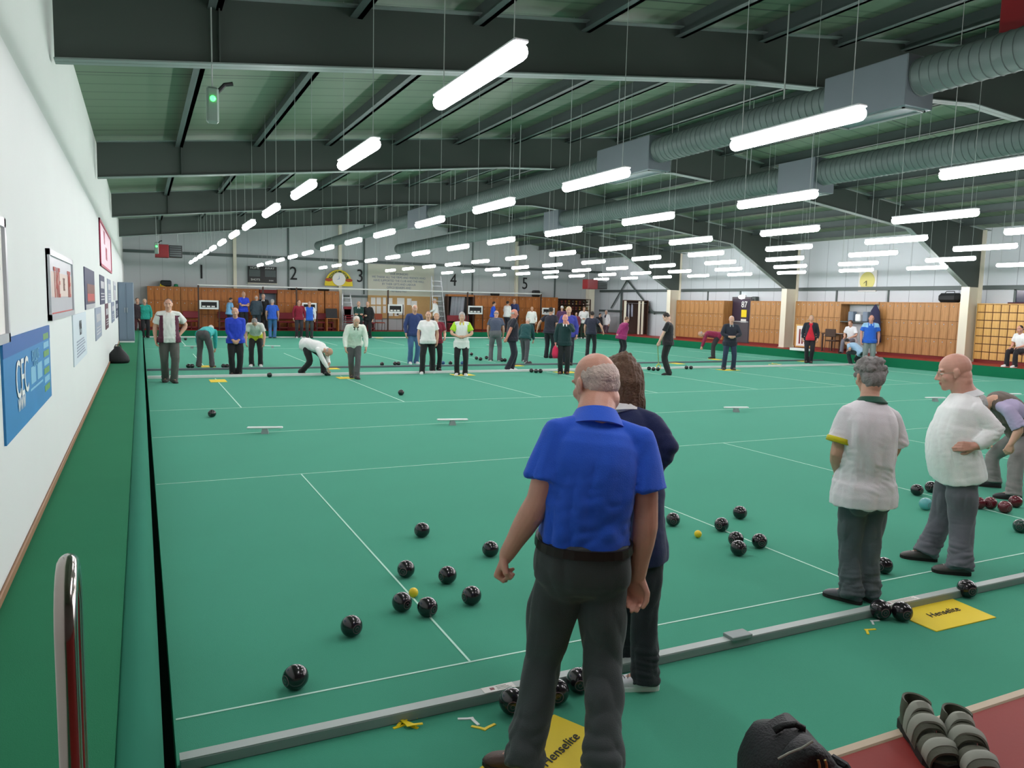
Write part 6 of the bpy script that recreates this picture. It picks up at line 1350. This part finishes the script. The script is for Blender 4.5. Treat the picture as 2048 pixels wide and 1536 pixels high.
st(871, 656, 598, -70, 'man in a white top standing at the tall ladder tower', z=PL, y=40.3, larm='fwd', rarm='hang', shirt=(238, 238, 238), trousers=(60, 56, 58), shoes=BK, sleeve='long', hairs=('cap', 'silver'), group=GF)
st(985, 655, 604, 80, 'dark-haired person in a blue jacket on the far bank', z=PL, y=40.3, larm='high', rarm='hang', shirt=(36, 88, 214), trousers=(96, 50, 70), shoes=BK, sleeve='long', hairs=('short', 'dark'), group=GF)
st(1013, 655, 603, 40, 'dark-haired person in a white shirt on the far bank, back turned', z=PL, y=40.3, larm='high', rarm='hang', shirt=(236, 238, 234), trousers=(40, 42, 54), shoes=BK, sleeve='long', hairs=('short', 'dark'), group=GF)
st(1029, 655, 598, -150, 'person in a navy jumper facing the white shirt on the far bank', z=PL, y=40.3, larm='high', rarm='hang', shirt=(40, 52, 96), trousers=(40, 42, 60), shoes=BK, sleeve='long', hairs=('crop', 'brown'), group=GF)
st(1166, 675, 612, 170, 'woman in a white top before the trophy shelves', larm='hang', rarm='high', shirt=(240, 240, 240), trousers=(50, 62, 52), shoes=WH, sole=WS, sleeve='long', girth=1.05, bust=.03, hairs=('bob', 'brown'), y=39.58, group=GF)
st(1212, 676, 621, -140, 'person in white with a dark scarf by the corner column', larm='hang', rarm='hang', shirt=(232, 232, 234), shirt2=(60, 60, 76), pattern='frontv', trousers=(86, 66, 78), shoes=BK, sleeve='long', hairs=('short', 'silver'), y=39.58, group=GF)
st(1151, 676, 630, 178, 'person in a maroon striped jumper right of the dark green pullover', larm='hang', rarm='hang', shirt=(128, 52, 74), trousers=(60, 60, 66), shoes=WH, sole=WS, sleeve='long', girth=1.1, hairs=('short', 'dark'), y=39.58, group=GF)
st(1122, 674, 607, 172, 'person in plum with a white cap behind the blond head', larm='hang', rarm='hang', shirt=(92, 58, 96), trousers=(50, 44, 60), shoes=BK, sleeve='long', hairs=('cap', (230, 228, 226)), y=39.58, group=GF)
st(1195, 678, 634, 140, 'person in a bulky black jacket before the corner column', lean=14, hunch=10, hpitch=20, larm='hang', rarm='fwd', shirt=(24, 28, 34), trousers=(34, 46, 42), shoes=BK, sleeve='long', girth=1.2, hairs=('short', 'dark'), loose=2, y=39.58, group=GF)
# things held in hands
p = J14['wrR'] + J14['hdR'] * .09 + o14
cl = MB(); cl.loft([[tuple(p + RGT * a * w_ + FWD * b * .03 + V(0, 0, z)) for a, b in ((-1, -1), (1, -1), (1.1, 1), (-1.1, 1))] for z, w_ in ((-.34, .06), (-.22, .09), (-.08, .075), (.02, .03))])
tag(cl.build('bowl_cloth', cmat('cloth', (214, 40, 84)), smooth=True), 'red bowls cloth hanging from the hand of the man in dark green', 'cloth')
p = (J17['wrL'] + J17['hdL'] * .08 + o17); e_ = atZ(1317, 736, .05)
lf = empty('bowl_lifter', 'yellow bowl lifting stick held by the lad in black', 'stick', e_); pe = np.array(e_)
MB().tube([p - pe, V(0, 0, .12)], .012, 8).build('shaft', mat('pale yellow stick', (214, 206, 120), .5), lf)
for s in (-1, 1): MB().tube([V(0, 0, .14), RGT * s * .07 + V(0, 0, .06), RGT * s * .05 + V(0, 0, -.02)], .012, 8).build('claw', YP, lf)
# ------------------------------------------------------------------ camera, world, look
cam = bpy.data.cameras.new('camera'); cam.lens = FPX * 36 / 2048; cam.sensor_width = 36; cam.sensor_fit = 'HORIZONTAL'; cam.clip_start = .05; cam.clip_end = 200
co = bpy.data.objects.new('camera', cam); COL.objects.link(co)
m3 = np.array([ROWS[:, 0], -ROWS[:, 1], -ROWS[:, 2]]).T
co.matrix_world = Matrix([list(m3[i]) + [float(CAM[i])] for i in range(3)] + [[0, 0, 0, 1]])
scene.camera = co
w = bpy.data.worlds.new('World'); scene.world = w; w.use_nodes = True
w.node_tree.nodes['Background'].inputs[0].default_value = (.05, .06, .07, 1); w.node_tree.nodes['Background'].inputs[1].default_value = .3
vs = scene.view_settings; vs.view_transform = 'Standard'; vs.look = 'None'; vs.gamma = 1; vs.exposure = 0.0; vs.use_curve_mapping = False
cy = scene.cycles; cy.use_denoising = True; cy.max_bounces = 6; cy.diffuse_bounces = 4; cy.glossy_bounces = 3; cy.caustics_reflective = False; cy.caustics_refractive = False
try: cy.use_light_tree = True
except Exception: pass
cy.adaptive_threshold = .02
